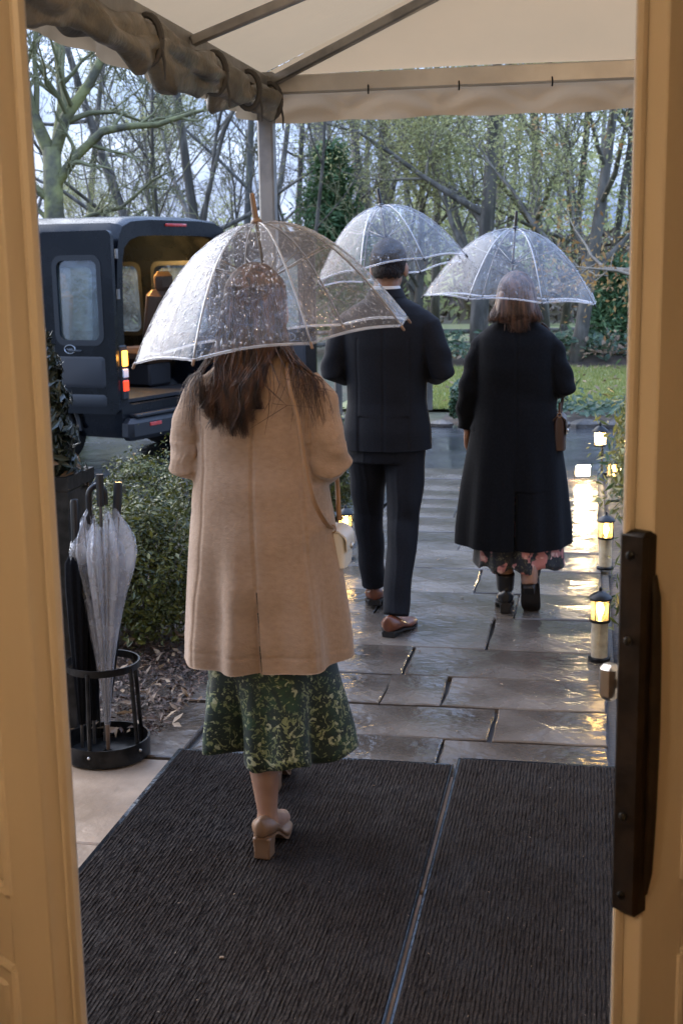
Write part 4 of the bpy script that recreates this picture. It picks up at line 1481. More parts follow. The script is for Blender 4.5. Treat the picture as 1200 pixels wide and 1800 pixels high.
# ================================================================== TREES
class Tree:
    def __init__(s, seed):
        s.r = random.Random(seed)
        s.wood, s.twig, s.tips, s.first = MB(), MB(), [], .36
    def path(s, p, d, ln, n, wob, lift):
        pts = [V(p)]
        d = V(d).normalized()
        for i in range(n):
            d = (d + V((s.r.gauss(0, wob), s.r.gauss(0, wob), s.r.gauss(0, wob) + lift))).normalized()
            pts.append(pts[-1] + d * (ln / n))
        return pts
    def limb(s, pts, r0, r1, lev, maxlev, kids, ratio=.62, ang=(30, 65)):
        n = len(pts) - 1
        L_ = sum((pts[i + 1] - pts[i]).length for i in range(n))
        rad = [r0 + (r1 - r0) * i / n for i in range(n + 1)]
        (s.wood if lev < 2 else s.twig).tube(pts, rad, (9, 6, 4, 3, 3)[min(lev, 4)], lev < 1)
        if lev >= maxlev:
            s.tips.append((pts[-1], (pts[-1] - pts[-2]).normalized()))
            if n > 1:
                s.tips.append((pts[n // 2], (pts[-1] - pts[-2]).normalized()))
            return
        k = kids[min(lev, len(kids) - 1)]
        for j in range(k):
            t = s.r.uniform(.25 if lev else s.first, 1.0) if j else 1.0
            f = t * n
            i = min(int(f), n - 1)
            p = pts[i].lerp(pts[i + 1], f - i)
            d = (pts[i + 1] - pts[i]).normalized()
            a = R(s.r.uniform(*ang)) * (.45 if t > .97 else 1)
            ax = d.orthogonal().normalized()
            ax.rotate(Matrix.Rotation(s.r.uniform(0, 2 * PI), 3, d))
            d2 = d.copy()
            d2.rotate(Matrix.Rotation(a, 3, ax))
            rr = rad[i] * (.50 if t < .97 else .85)
            ln = L_ * ratio * s.r.uniform(.6, 1.15) * (1.15 - .5 * t)
            nn = (7, 5, 4, 3, 2)[min(lev + 1, 4)]
            s.limb(s.path(p, d2, ln, nn, (.08, .14, .18, .22, .25)[min(lev + 1, 4)], .05), max(rr, .007), max(.0045, rr * .25), lev + 1, maxlev, kids, ratio, ang)
    def finish(s, name, label, cat, bark, twig, leaf=None, nleaf=0, lsize=.07, spread=.22, loc=(0, 0, 0), group=None, cond=None):
        t = thing(name, label, cat, loc, 0, group)
        s.wood.build('trunk', bark, t, True, 180)
        mats = [twig]
        me = s.twig.mesh('crown', twig, True, 180)
        if leaf is None:
            link('crown', me, t)
        else:
            link('crown_wood', me, t)
            tp = s.tips if cond is None else [q for q in s.tips if cond(q[0])]
            P = np.array([tuple(q[0]) for q in tp])
            k = rng.integers(0, len(P), nleaf)
            c = P[k] + rng.normal(0, spread, (nleaf, 3)) * np.array([1, 1, .7])
            nr = rng.normal(size=(nleaf, 3)) + np.array([0, -.3, .6])
            vs, fs = quads(c, nr, rng.uniform(lsize * .6, lsize * 1.25, nleaf), 1.25, .15)
            link('crown', npmesh('crown', vs, fs, leaf), t)
        return t

def bare_tree(seed, h, r, lean=(0, 0), first=.16, kids=(11, 6, 5, 4), maxlev=4, ratio=.55):
    t = Tree(seed)
    t.first = first or .36
    p = t.path((0, 0, -.1), (lean[0], lean[1], 1), h, 10, .045, .03)
    t.limb(p, r, r * .22, 0, maxlev, kids, ratio)
    return t

# the mossy forked tree behind the van
t = Tree(31)
t.wood.tube([(0, 0, -.1), (.03, 0, 1.2), (-.02, 0, 2.4), (0, 0, 3.5)], [.22, .175, .155, .14], 12)
for pts, r0 in (([(0, 0, 2.9), (-.02, 0, 3.4), (-.22, 0, 3.9), (-.42, .05, 4.5), (-.68, .1, 5.3), (-.85, .2, 6.2), (-1.2, .3, 7.4)], .125),
                ([(0, 0, 2.9), (.03, 0, 3.4), (.25, 0, 3.95), (.62, .1, 4.45), (.92, .15, 5.0), (1.15, .2, 5.8), (1.7, .3, 7.2)], .115),
                ([(-.02, 0, 2.6), (.08, -.02, 3.0), (.36, -.05, 3.35), (.80, -.05, 3.72), (1.20, -.1, 3.78), (1.65, -.1, 3.80), (2.2, -.2, 3.95)], .095),
                ([(0, .05, 3.2), (.1, .5, 4.2), (.0, .9, 5.4), (.2, 1.2, 6.8)], .10),
                ([(-.03, 0, 2.7), (-.5, -.1, 3.1), (-1.0, -.2, 3.3), (-1.6, -.2, 3.7)], .07),
                ([(.0, 0, 2.3), (-.4, .2, 2.7), (-.9, .2, 3.3)], .05), ([(.0, 0, 2.2), (.5, .2, 2.5), (1.0, .1, 2.6), (1.5, .1, 3.0)], .05)):
    t.limb([V(p) for p in pts], r0, r0 * .35, 1, 4, (0, 11, 8, 5), .40, (25, 70))
t.finish('mossy_tree', 'mossy tree forking into thick limbs behind the van, bare of leaves', 'tree', M['bark_moss'], M['twig_moss'], loc=(-4.30, 20, 0))

def X(px, D):
    return (px - 600) / 2232 * D * 1.0
bareA = bare_tree(41, 10, .115, (-.30, .0)).finish('bare_tree', 'dark bare tree leaning left behind the van roof', 'tree', M['bark'], M['twig'], loc=(X(300, 25), 25, 0))
bareB = bare_tree(42, 12, .11, (-.16, .05)).finish('bare_tree', 'tall bare tree leaning left, just left of the steel post', 'tree', M['bark'], M['twig'], loc=(X(392, 24), 24, 0))
bareC = bare_tree(43, 13, .09, (.02, 0), kids=(10, 5, 4, 4), ratio=.42).finish('bare_tree', 'slender pale grey bare tree beside the steel post', 'tree', M['bark_pale'], M['twig'], loc=(X(424, 26), 26, 0))
bareD = bare_tree(44, 13, .15, (.03, 0), kids=(9, 6, 4, 4), ratio=.45).finish('bare_tree', 'straight dark trunk behind the man\'s umbrella', 'tree', M['bark'], M['twig'], loc=(X(690, 29), 29, 0))
labs = [(bareA, 160, 33, 2.0, 1.0, 'bare tree far behind the mossy tree'),
        (bareA, 460, 36, 3.9, 1.1, 'bare tree hidden partly by the steel canopy post'),
        (bareB, 515, 30, 4.3, .85, 'bare tree right of the steel post, left of the dark fir'),
        (bareD, 650, 33, 1.2, .95, 'dark trunk rising behind the fir tree'),
        (bareC, 735, 34, 2.2, 1.15, 'thin straight trunk right of the dark trunk behind the man'),
        (bareD, 768, 31, 2.9, .80, 'dark trunk between the two pale umbrellas'),
        (bareB, 990, 30, 2.5, .95, 'bare tree behind the right woman\'s umbrella'),
        (bareA, 1065, 27, 1.6, .85, 'leaning bare tree near the right door edge'),
        (bareD, 80, 27, .4, .75, 'dark trunk left of the mossy tree beside the door edge')]
for src, px, D, rz, sc_, lab in labs:
    copy_thing(src, (X(px, D), D, 0), rz, sc_, lab)
sapl = [bare_tree(80 + k, 5.2, .045, (q_, 0), .10, kids=(14, 7, 5, 3), maxlev=4, ratio=.42).finish('bare_sapling', lb_, 'tree', M['bark'], M['twig_moss' if k else 'twig'], loc=(X(px_, D_), D_, 0), group='bare saplings under the trees')
        for k, (q_, px_, D_, lb_) in enumerate(((.05, 255, 24, 'thin bare sapling above the middle of the van roof'), (-.1, 345, 27, 'thin mossy sapling left of the steel post')))]
for k, (px_, D_, lb_) in enumerate(((225, 33, 'bare sapling far behind the van roof'), (300, 22, 'bare sapling above the rear edge of the van roof'), (405, 30, 'bare sapling behind the pale slender tree'), (440, 26, 'bare sapling at the wooden umbrella tip'), (500, 25, 'bare sapling right beside the steel post'), (540, 24, 'bare sapling in front of the fir tree'), (705, 27, 'bare sapling behind the man\'s umbrella tip'), (1060, 24, 'bare sapling beside the right door edge'), )):
    copy_thing(sapl[k % 2], (X(px_, D_), D_, 0), k * 1.7, .8 + .05 * (k * 7 % 9), lb_)
# leafy and evergreen trees
def leafy(seed, h, r, leaf, nleaf, lsize, spread, loc, name, label, kids=(15, 6, 4, 3), lean=(0, 0), cond=None, bark='bark', ratio=.5):
    t = bare_tree(seed, h, r, lean, .12, kids=kids, maxlev=3, ratio=ratio)
    return t.finish(name, label, 'tree', M[bark], M['twig'], M[leaf], nleaf, lsize, spread, loc, cond=cond)
lfA = leafy(51, 7.5, .19, 'spring', 25000, .034, .34, (X(845, 24), 24, 0), 'spring_tree', 'tree in pale yellow green spring leaf above the right woman\'s umbrella')
lfB = leafy(52, 7.0, .13, 'spring', 19000, .032, .34, (X(1010, 21), 21, 0), 'spring_tree', 'slanting tree with thin yellow green leaves on the right', lean=(.18, 0))
copy_thing(lfA, (X(955, 31), 31, 0), 2.1, 1.05, 'spring leafed tree far behind, between the right umbrella and the door')
copy_thing(lfB, (X(735, 27), 27, 0), 1.0, .85, 'small spring leafed tree between the two far umbrellas')
copy_thing(lfB, (X(300, 38), 38, 0), 4.0, .9, 'pale green tree low behind the van roof')
copy_thing(lfB, (X(200, 29), 29, 0), 3.0, .50, 'small yellow green tree beside the mossy trunk')
copy_thing(lfA, (X(1120, 28), 28, 0), 3.3, 1.0, 'spring leafed tree at the door edge on the far right')
leafy(53, 7.5, .14, 'russet', 9500, .032, .26, (2.75 + 1.2, 13.6, 0), 'russet_tree', 'tree with russet brown leaves hanging in at the upper right', lean=(-.06, 0), ratio=.55)
def fir(seed, h, rbase, n, loc, label, lsize=.075):
    q = random.Random(seed)
    mb, tips = MB(), []
    t = thing('fir_tree', label, 'tree', loc, 0)
    mb.tube([(0, 0, -.1), (.02, 0, h * .5), (0, 0, h)], [.14, .08, .015], 8)
    bb = MB()
    z = h * .10
    pts_ = []
    while z < h * .98:
        k = 7
        for j in range(k):
            a = q.uniform(0, 2 * PI)
            ln = rbase * (1 - z / h) ** .75 * q.uniform(.65, 1.15)
            e = V((math.cos(a) * ln, math.sin(a) * ln, z - .08 * ln + q.uniform(-.1, .12)))
            m_ = V((math.cos(a) * ln * .5, math.sin(a) * ln * .5, z + .06 * ln))
            bb.tube([(0, 0, z), m_, e], [.022, .014, .004], 4)
            for s_ in range(9):
                f = .25 + .75 * s_ / 8
                b_ = V((0, 0, z)).lerp(m_, f * 2) if f < .5 else m_.lerp(e, f * 2 - 1)
                pts_.append(tuple(b_))
        z += h * .042
    mb.build('trunk', M['bark'], t, True, 180)
    bb.build('crown_wood', M['twig'], t, True, 180)
    P = np.array(pts_)
    kk = rng.integers(0, len(P), n)
    c = P[kk] + rng.normal(0, .15, (n, 3)) * np.array([1, 1, .55])
    vs, fs = quads(c, rng.normal(size=(n, 3)) * .8 + np.array([0, -.2, .8]), rng.uniform(lsize * .5, lsize * 1.1, n), 1.8, .12)
    link('crown', npmesh('crown', vs, fs, M['fir']), t)
    return t
f1 = fir(61, 4.1, 1.25, 15000, (X(592, 26), 26, 0), 'dark green fir tree between the steel post and the man\'s umbrella', .05)
f2 = fir(62, 1.75, .85, 7000, (X(1085, 22), 22.2, -.05), 'dense low dark evergreen at the right beside the lawn', .05)
copy_thing(f2, (X(95, 23), 23, 0), 1, 1.2, 'dark evergreen left behind the van, by the door edge')

for i, (px_, D_, h_, lb_) in enumerate(((757, 14.95, .42, 'short dark wooden post on the lawn edge right of the man\'s jacket'), (598, 14.2, .75, 'dark wooden post seen between the camel coat and the man\'s jacket'))):
    t = thing('garden_post', lb_, 'post', (X(px_, D_), D_, -.02), .3)
    MB().box((0, 0, h_ / 2), (.075, .075, h_), bev=.008).build('post_shaft', M['bark'], t)
    MB().loft([[V((sx * .044, sy * .044, h_)) for sx, sy in ((-1, -1), (1, -1), (1, 1), (-1, 1))], [V((sx * .044, sy * .044, h_ + .02)) for sx, sy in ((-1, -1), (1, -1), (1, 1), (-1, 1))], [V((sx * .006, sy * .006, h_ + .05)) for sx, sy in ((-1, -1), (1, -1), (1, 1), (-1, 1))]]).build('post_cap', M['bark'], t, True, 30)
for i, (px_, D_, s_, lb_) in enumerate(((838, 25.5, .9, 'pale flat boulder on the far grass left of the right umbrella'), (925, 26.5, 1.3, 'broad pale boulder on the far grass behind the black coat\'s right shoulder'), (1000, 25.0, .8, 'small pale boulder on the far grass near the dark evergreen'))):
    o = rock_mb(.95 * s_, .6 * s_, .17 * s_, 40 + i).build('boulder', M['pad'], None, True, 30)
    o.location = (X(px_, D_), D_, 0)
    tag(o, lb_, 'boulder')

rf = thing('rail_fence', 'low dark wooden rail fence across the far grass behind the walkers', 'fence', (X(880, 24.2), 24.2, 0), -TH * .6)
for k in range(7):
    x_ = -3.6 + k * 1.2
    MB().box((x_, 0, .24), (.10, .10, .52), bev=.012).build('fence_post', M['bark'], rf)
    if k < 6:
        for z_ in (.17, .40):
            MB().tube([(x_ + .02, .01, z_ + rp.uniform(-.015, .015)), (x_ + .6, 0, z_ + rp.uniform(-.02, .01)), (x_ + 1.18, .01, z_ + rp.uniform(-.015, .015))], [.042, .048, .042], 7).build('rail', M['bark'], rf, True, 60)

# deep wood: a mass of thin far trees and brush
wood = MB()
q = random.Random(77)
for i in range(52):
    D = 38 + 50 * q.random()
    px = q.uniform(520, 1400) if i > 12 else q.uniform(-150, 520)
    x = X(px, D)
    h = q.uniform(8, 15) if i > 12 else q.uniform(5, 7)
    r = q.uniform(.06, .17)
    lx = q.gauss(0, .07)
    base = V((x, D, -.1))
    wood.tube([base, base + V((lx * h * .5, 0, h * .5)), base + V((lx * h + q.gauss(0, .3), 0, h))], [r, r * .7, r * .2], 5)
    for j in range(26):
        t = q.uniform(.12, 1)
        p = base + V((lx * h * t, 0, h * t))
        a = q.uniform(0, 2 * PI)
        ln = q.uniform(.8, 2.8) * (1.2 - .7 * t)
        d = V((math.cos(a), math.sin(a), q.uniform(.3, 1.1))).normalized()
        e = p + d * ln
        wood.tube([p, p + d * ln * .5 + V((0, 0, .1)), e], [r * .28, r * .18, .012], 3, False)
        for w_ in range(3):
            s0 = p.lerp(e, q.uniform(.3, .95))
            d2 = (d + V((q.gauss(0, .7), q.gauss(0, .7), q.gauss(.2, .4)))).normalized()
            wood.tube([s0, s0 + d2 * ln * .5], [.016, .008], 3, False)
o = wood.build('far_wood', M['twig'], None, True, 180)
kind(tag(o, 'mass of thin bare trees in the far wood behind the garden', 'wood'), 'stuff')
def brush(n, u0, u1, v0, v1, h, ls, m, label, clump):
    cx, cy_, ch = rng.uniform(u0, u1, clump), rng.uniform(v0, v1, clump), h * rng.uniform(.35, 1.1, clump)
    k = rng.integers(0, clump, n)
    z = rng.uniform(0, 1, n) ** .8
    c = np.stack([cx[k] + rng.normal(0, .7, n) * (1.1 - .5 * z), cy_[k] + rng.normal(0, .7, n), z * ch[k]], 1)
    vs, fs = quads(c, rng.normal(size=(n, 3)) + np.array([0, -.4, .3]), rng.uniform(ls * .5, ls * 1.3, n), 1.9, .1)
    o = link('undergrowth', npmesh('undergrowth', vs, fs, m))
    return kind(tag(o, label, 'undergrowth'), 'stuff')
M['brushb'] = mat('withered_brush', (.07, .05, .036), .8, col2=(.19, .145, .10), island=True)
M['farleaf'] = translucent(mat('far_thin_leaves', (.20, .23, .09), .7, col2=(.40, .41, .19), island=True), .5)
brush(16000, -14, 14, 34, 46, 2.6, .11, M['brushb'], 'grey brown withered brush at the edge of the wood', 70)
brush(9000, -15, 16, 36, 50, 3.4, .10, M['farleaf'], 'pale green thin undergrowth at the edge of the wood', 60)
brush(7000, 2, 20, 42, 62, 5.5, .10, M['farleaf'], 'pale green leafy thicket deep in the wood on the right', 70)

# ================================================================== PEOPLE
def hand(mb, wrist, d, l, nrm, sc=1.0, grip=True, thumb=1):
    """palm with five fingers; d along the hand, l across it (towards the thumb), nrm out of the palm (fingers curl that way)"""
    d, l, nrm = V(d).normalized(), V(l).normalized(), V(nrm).normalized()
    w = V(wrist)
    for k in (-1.5, -.5, .5, 1.5):
        mb.tube([w + l * k * .006 * sc, w + d * .045 * sc + l * k * .017 * sc, w + d * .085 * sc + l * k * .020 * sc], [.015 * sc, .0145 * sc, .0115 * sc], 8)
    for k, ln, c0 in ((1.5, .070, .9), (.5, .078, 1.0), (-.5, .072, 1.08), (-1.5, .056, 1.2)):
        p = w + d * .080 * sc + l * k * .0215 * sc
        pts, rad, ang = [p], [.0098 * sc], 0
        for s_, (fr_, cu) in enumerate(((.45, 62), (.31, 72), (.24, 48)) if grip else ((.45, 14), (.31, 22), (.24, 16))):
            ang += R(cu) * c0
            dirn = d * math.cos(ang) + nrm * math.sin(ang) + l * (.04 * k)
            p = p + dirn.normalized() * ln * fr_ * sc
            pts.append(p)
            rad.append((.0090, .0082, .0068)[s_] * sc)
        mb.tube(pts, rad, 8)
    p = w + d * .018 * sc + l * .022 * sc
    q = p + (d * .5 + l * .55 + nrm * .5).normalized() * .034 * sc
    r_ = q + (d * .65 + nrm * (.75 if grip else .3) + l * (.0 if grip else .15)).normalized() * .030 * sc
    e = r_ + (d * .5 + nrm * (.7 if grip else .25) - l * (.35 if grip else 0)).normalized() * .024 * sc
    mb.tube([p, q, r_, e], [.0135 * sc, .0120 * sc, .0100 * sc, .0078 * sc], 8)

def head(mb, c, s=1.0, w=1.0):
    c = V(c)
    mb.ell(c + V((0, -.006, .012)) * s, (.074 * s * w, .094 * s, .098 * s), 20, 14)
    mb.ell(c + V((0, .034, -.055)) * s, (.056 * s * w, .058 * s, .062 * s), 16, 10)
    mb.tube([c + V((0, .088, .012)) * s, c + V((0, .103, -.016)) * s, c + V((0, .110, -.030)) * s], [.009 * s, .012 * s, .014 * s], 8)
    mb.ell(c + V((0, .086, -.068)) * s, (.024 * s, .012 * s, .010 * s), 10, 6)
    mb.ell(c + V((0, .082, -.096)) * s, (.020 * s, .016 * s, .015 * s), 10, 6)
    for sx in (-1, 1):
        mb.ell(c + V((sx * .034, .078, .024)) * s, (.022 * s, .014 * s, .008 * s), 10, 6)
        rot = Matrix.Rotation(sx * R(-22), 3, 'Z') @ Matrix.Rotation(R(-8), 3, 'X')
        mb.ell(c + V((sx * .078 * w, -.004, -.022)) * s, (.010 * s, .020 * s, .033 * s), 10, 8, rot)

def body(parent, torso, neck, hd, legs, arms, skin, hands, hs=1.0, hw=1.0):
    mb = MB()
    rings = []
    for (x, y, z, rx, ry) in torso:
        rings.append([V((x + rx * math.cos(a), y + ry * math.sin(a), z)) for a in [2 * PI * j / 24 for j in range(24)]])
    mb.loft(rings)
    mb.tube([V(p) for p in neck[0]], neck[1], 14)
    head(mb, hd, hs, hw)
    for pts, rad in legs + arms:
        mb.tube(pts, rad, 14)
    for h in hands:
        hand(mb, **h)
    me = remesh(mb, .006, 2, .5)
    finish(me, skin, True, 180)
    b = link('body', me, parent)
    for sx in (-1, 1):
        MB().ell(V(hd) + V((sx * .033, .082, .010)) * hs, (.0115 * hs, .008, .0085 * hs), 12, 8).build('eye', M['eye'], parent)
    return b

def ering(cx, cy_, z, rx, ry, n=40, pw=2.0, tilt=(0, 0)):
    o = []
    for j in range(n):
        a = 2 * PI * j / n
        ca, sa = math.cos(a), math.sin(a)
        e = 2 / pw
        x = rx * math.copysign(abs(ca) ** e, ca)
        y = ry * math.copysign(abs(sa) ** e, sa)
        o.append(V((cx + x, cy_ + y, z + tilt[0] * x + tilt[1] * y)))
    return o

def shoe(parent, name, loc, yaw, m, length=.25, width=.088, heel=.02, top=.075, toe=.0, pitch=0.0, heelm=None, heelr=None, shaft=None, solem=None):
    """foot-shaped shoe: ankle over the local origin, toe along +y"""
    s = link(name, None, parent)
    s.location = loc
    s.rotation_euler = (pitch, 0, yaw)
    rings = []
    L_ = length
    N = 15
    for i in range(N):
        t = i / (N - 1)
        y = -.27 * L_ + L_ * t
        wd = width * .5 * (.70 + .30 * math.sin(PI * min(1, t * .8 + .25)) + .16 * math.exp(-((t - .68) / .2) ** 2))
        if t > .8:
            wd *= math.sqrt(max(.02, 1 - ((t - .8) / .205) ** 2)) ** (.7 - toe)
        if t < .12:
            wd *= .50 + .50 * math.sqrt(t / .12)
        b = heel * float(1 - smooth01((t - .18) / .50)) + .007
        up = top + heel * float(1 - smooth01((t - .25) / .4))
        hgt = lerp(up, .052 + .0 * heel, float(smooth01((t - .12) / .42)))
        if t > .72:
            hgt = lerp(.052, .026, (t - .72) / .28)
        hgt = max(hgt, b + .02)
        cz, hz = (b + hgt) / 2, (hgt - b) / 2
        ring = []
        for j in range(18):
            a = 2 * PI * j / 18
            ca, sa = math.cos(a), math.sin(a)
            x = wd * math.copysign(abs(ca) ** .75, ca)
            z = hz * math.copysign(abs(sa) ** (.6 if sa < 0 else 1.0), sa)
            if sa > 0:
                x *= 1 - .52 * sa ** 1.5
            ring.append(V((x, y, cz + z)))
        if i == 0:
            c0 = V((0, y - .006, cz + .004))
            rings.append([c0 + (p - c0) * .25 for p in ring])
            rings.append([V((p.x * .72, y - .004, cz + (p.z - cz) * .80)) for p in ring])
        rings.append(ring)
    mb = MB().loft(rings)
    rings = rings[2:]
    if shaft:
        mb.tube([(0, -.015, .06 + heel), (0, -.012, shaft * .7), (0, -.02, shaft)], [.040, .044, .047], 16)
        me = remesh(mb, .004, 4)
        finish(me, m, True, 180)
        link('upper', me, s)
    else:
        mb.build('upper', m, s, True, 180)
    so_ = MB()
    sr = []
    for i in range(N):
        t = i / (N - 1)
        r0 = rings[i]
        xs = [p.x for p in r0]
        y = r0[0].y
        b = heel * float(1 - smooth01((t - .18) / .50)) + .007
        w_ = max(xs) * (1.03 if solem is None else .86)
        sr.append([V((-w_, y, b - .006)), V((w_, y, b - .006)), V((w_, y, b + .003)), V((-w_, y, b + .003))])
    so_.loft(sr)
    so_.build('sole', solem or M['sole'], s, True, 40)
    if heel > .012:
        hb_ = heelr or (.030, .034)
        h = MB()
        h.loft([[V((sx * hb_[0] * k, -.27 * L_ + .004 + (0 if sy < 0 else hb_[1] * 2 * k) + (1 - k) * .01, z)) for sx, sy in ((-1, -1), (1, -1), (1, 1), (-1, 1))] for z, k in ((.0, .95), (heel * .4, .93), (heel + .004, 1.06))])
        me = h.mesh('heel', heelm or m, True, 50)
        link('heel', evalmods(me, [('BEVEL', dict(width=.005, segments=2))]), s)
    return s

def garment(name, parent, parts, vox, sm, fn, m, slit=None, slitx=None):
    mb = MB()
    for p in parts:
        mb.loft(p) if isinstance(p, list) else mb.tube(*p[:-1], **p[-1])
    me = remesh(mb, vox, sm)
    if fn:
        deform(me, fn)
    if slit:
        bm = bmesh.new()
        bm.from_mesh(me)
        bmesh.ops.delete(bm, geom=[f for f in bm.faces if slit(f.calc_center_median())], context='FACES')
        for v_ in bm.verts:
            if v_.is_boundary:
                sx_0 = slitx(v_.co.z)
                v_.co.x = sx_0 + math.copysign(.0014, v_.co.x - sx_0)
        bm.to_mesh(me)
        bm.free()
    finish(me, m, True, 180)
    return link(name, me, parent)

def strands(name, parent, paths, r0, m, n=4, clump=1):
    mb = MB()
    for pts in paths:
        k = len(pts)
        rr = r0 * random.uniform(.6, 1.3)
        mb.tube(pts, [rr * (1 - .75 * (i / (k - 1)) ** 2.2) for i in range(k)], n, False, flat=.6)
    return mb.build(name, m, parent, True, 180)

def groove(a, x0, w, depth, cond, axis_dir):
    g = np.exp(-((a[:, 0] - x0) / w) ** 2) * cond
    a[:, 1] += g * depth * axis_dir
    return a

# ------------------------------------------------------------------ woman in the camel coat
P1 = (-.228, 3.56, .0145)
w1 = thing('person', 'woman in a camel wool coat and green patterned skirt, walking away under a clear umbrella', 'person', P1, -TH)
elL, wrL = (-.198, -.035, 1.135), (-.085, .205, 1.13)
elR, wrR = (.205, -.035, 1.135), (.095, .190, 1.155)
body(w1,
     [(0, 0, .86, .13, .10), (0, 0, .95, .155, .115), (0, 0, 1.08, .125, .09), (0, 0, 1.22, .14, .10), (0, 0, 1.34, .145, .09), (0, 0, 1.405, .10, .07)],
     ([(0, -.01, 1.37), (0, .012, 1.50)], [.056, .050]), (0, .018, 1.568),
     [([(-.075, 0, .93), (-.035, .0, .56), (-.012, -.055, .37), (.010, -.085, .21), (.016, -.095, .125), (.016, -.098, .085)], [.085, .056, .056, .040, .030, .032]),
      ([(.075, 0, .93), (.035, .19, .55), (.005, .24, .36), (-.062, .33, .20), (-.078, .36, .12), (-.078, .37, .09)], [.085, .056, .057, .043, .034, .034]),
      ([(.016, -.098, .10), (.016, -.06, .085), (.02, .02, .045), (.02, .075, .03)], [.034, .034, .030, .024]),
      ([(-.078, .37, .10), (-.078, .41, .085), (-.078, .48, .045), (-.078, .53, .03)], [.034, .034, .030, .024])],
     [([(-.14, 0, 1.335), elL, wrL], [.042, .035, .026]), ([(.14, 0, 1.335), elR, wrR], [.042, .035, .026])],
     M['skin'],
     [dict(wrist=wrL, d=(.75, .55, .3), l=(0, -.2, 1), nrm=(.5, -.85, 0), sc=.92), dict(wrist=wrR, d=(-.45, .75, .15), l=(-.1, .1, 1), nrm=(-.85, -.45, .05), sc=.92)])
coat_rings = [ering(.004, 0, .545, .250, .186, 44, 2.2, (.012, .09)), ering(.004, 0, .64, .244, .182, 44, 2.2), ering(.004, 0, .78, .229, .17, 44, 2.2), ering(.002, 0, .98, .206, .155, 44, 2.2), ering(0, 0, 1.13, .187, .140, 44, 2.2), ering(0, 0, 1.25, .180, .132, 44, 2.2),
              ering(0, 0, 1.33, .176, .118, 44, 2.2), ering(0, -.005, 1.385, .150, .095, 44, 2.2), ering(0, -.008, 1.42, .105, .078, 44), ering(0, -.008, 1.465, .072, .070, 44), ering(0, -.005, 1.485, .066, .064, 44)]
def coat1_fn(a):
    x, y, z = a[:, 0].copy(), a[:, 1].copy(), a[:, 2].copy()
    phi = np.arctan2(y, x)
    inb = ((np.abs(x) < .3) & (z < 1.30)).astype(float)
    g = smooth01((1.06 - z) / .5) * (z < 1.06)
    d = g * (.013 * np.sin(7 * phi + 1.0) + .008 * np.sin(11 * phi + 2.2 + 1.2 * z) + .006 * np.sin(4 * phi - z * 5))
    d += (z < 1.25) * (np.abs(x) < .2) * .0022 * np.sin(31 * z + 17 * x) * np.sin(13 * z - 23 * x)
    rad = np.maximum(np.hypot(x, y), .05)
    a[:, 0] += d * x / rad
    a[:, 1] += d * y / rad
    # soft creases: waist, elbows and shoulder blades
    back = (y < 0)
    a[:, 1] += back * (.0035 * np.sin(22 * z + 9 * x) * np.exp(-((z - 1.10) / .07) ** 2))
    el = np.exp(-((z - 1.15) / .07) ** 2) * (np.abs(x) > .165)
    a[:, 0] += el * (.005 * np.sin(62 * z + 30 * y) + .003 * np.sin(110 * z - 40 * y + 1))
    a[:, 1] += el * .003 * np.sin(75 * z + 40 * x)
    el2 = (np.abs(x) > .15) * (z > 1.2)
    a[:, 0] += el2 * (.0034 * np.sin(38 * z + 22 * y + 2) + .002 * np.sin(67 * z - 31 * y))
    # centre back seam and vent, side back seams
    bk = (y < -.03).astype(float)
    seam = .012 + .02 * smooth01((1.1 - z) / .6)
    a[:, 1] += bk * np.exp(-((x - seam) / .0045) ** 2) * .0045 * (z < 1.40) * (z > .80)
    vent = bk * (z < .80)
    a[:, 1] += vent * smooth01((seam - x) / .006) * np.exp(-np.maximum(seam - x, 0) / .05) * .016 * smooth01((.82 - z) / .10)
    for sx, z1 in ((-.135, 1.24), (.142, 1.24)):
        xs = sx * (1 + .26 * smooth01((1.15 - z) / .6))
        a[:, 1] += bk * np.exp(-((x - xs) / .0045) ** 2) * .0035 * (z < z1) * (z > .55)
    # hem stitch line
    a[:, 1] += bk * np.exp(-((z - .612) / .005) ** 2) * .0016
    a[:, 2] = np.maximum(a[:, 2], .580 + .012 * x + .085 * y)
    # armhole seams
    for sx in (-1, 1):
        d_ = (x * sx - (.163 - .10 * np.maximum(z - 1.33, 0)))
        m_ = np.exp(-(d_ / .005) ** 2) * (z > 1.16) * (np.abs(y) < .14)
        a[:, 1] += m_ * .003 * np.where(y < 0, 1, -1)
        a[:, 2] -= m_ * .002 * (z > 1.36)
    return a
garment('coat', w1, [coat_rings,
        ([(-.135, 0, 1.365), (-.170, -.012, 1.31), (-.192, -.028, 1.22), (-.200, -.036, 1.145), (-.165, .06, 1.11), (-.095, .185, 1.118)], [.050, .058, .057, .060, .052, .046], dict(n=18)),
        ([(.135, 0, 1.365), (.170, -.012, 1.31), (.194, -.028, 1.22), (.206, -.036, 1.145), (.175, .06, 1.115), (.105, .172, 1.142)], [.050, .058, .057, .060, .052, .046], dict(n=18))],
        .0045, 6, coat1_fn, M['wool_camel'], lambda c: c.y < -.05 and c.z < .80 and abs(c.x - (.012 + .02 * float(smooth01((1.1 - c.z) / .6)))) < .0030, lambda z: .012 + .02 * float(smooth01((1.1 - z) / .6)))
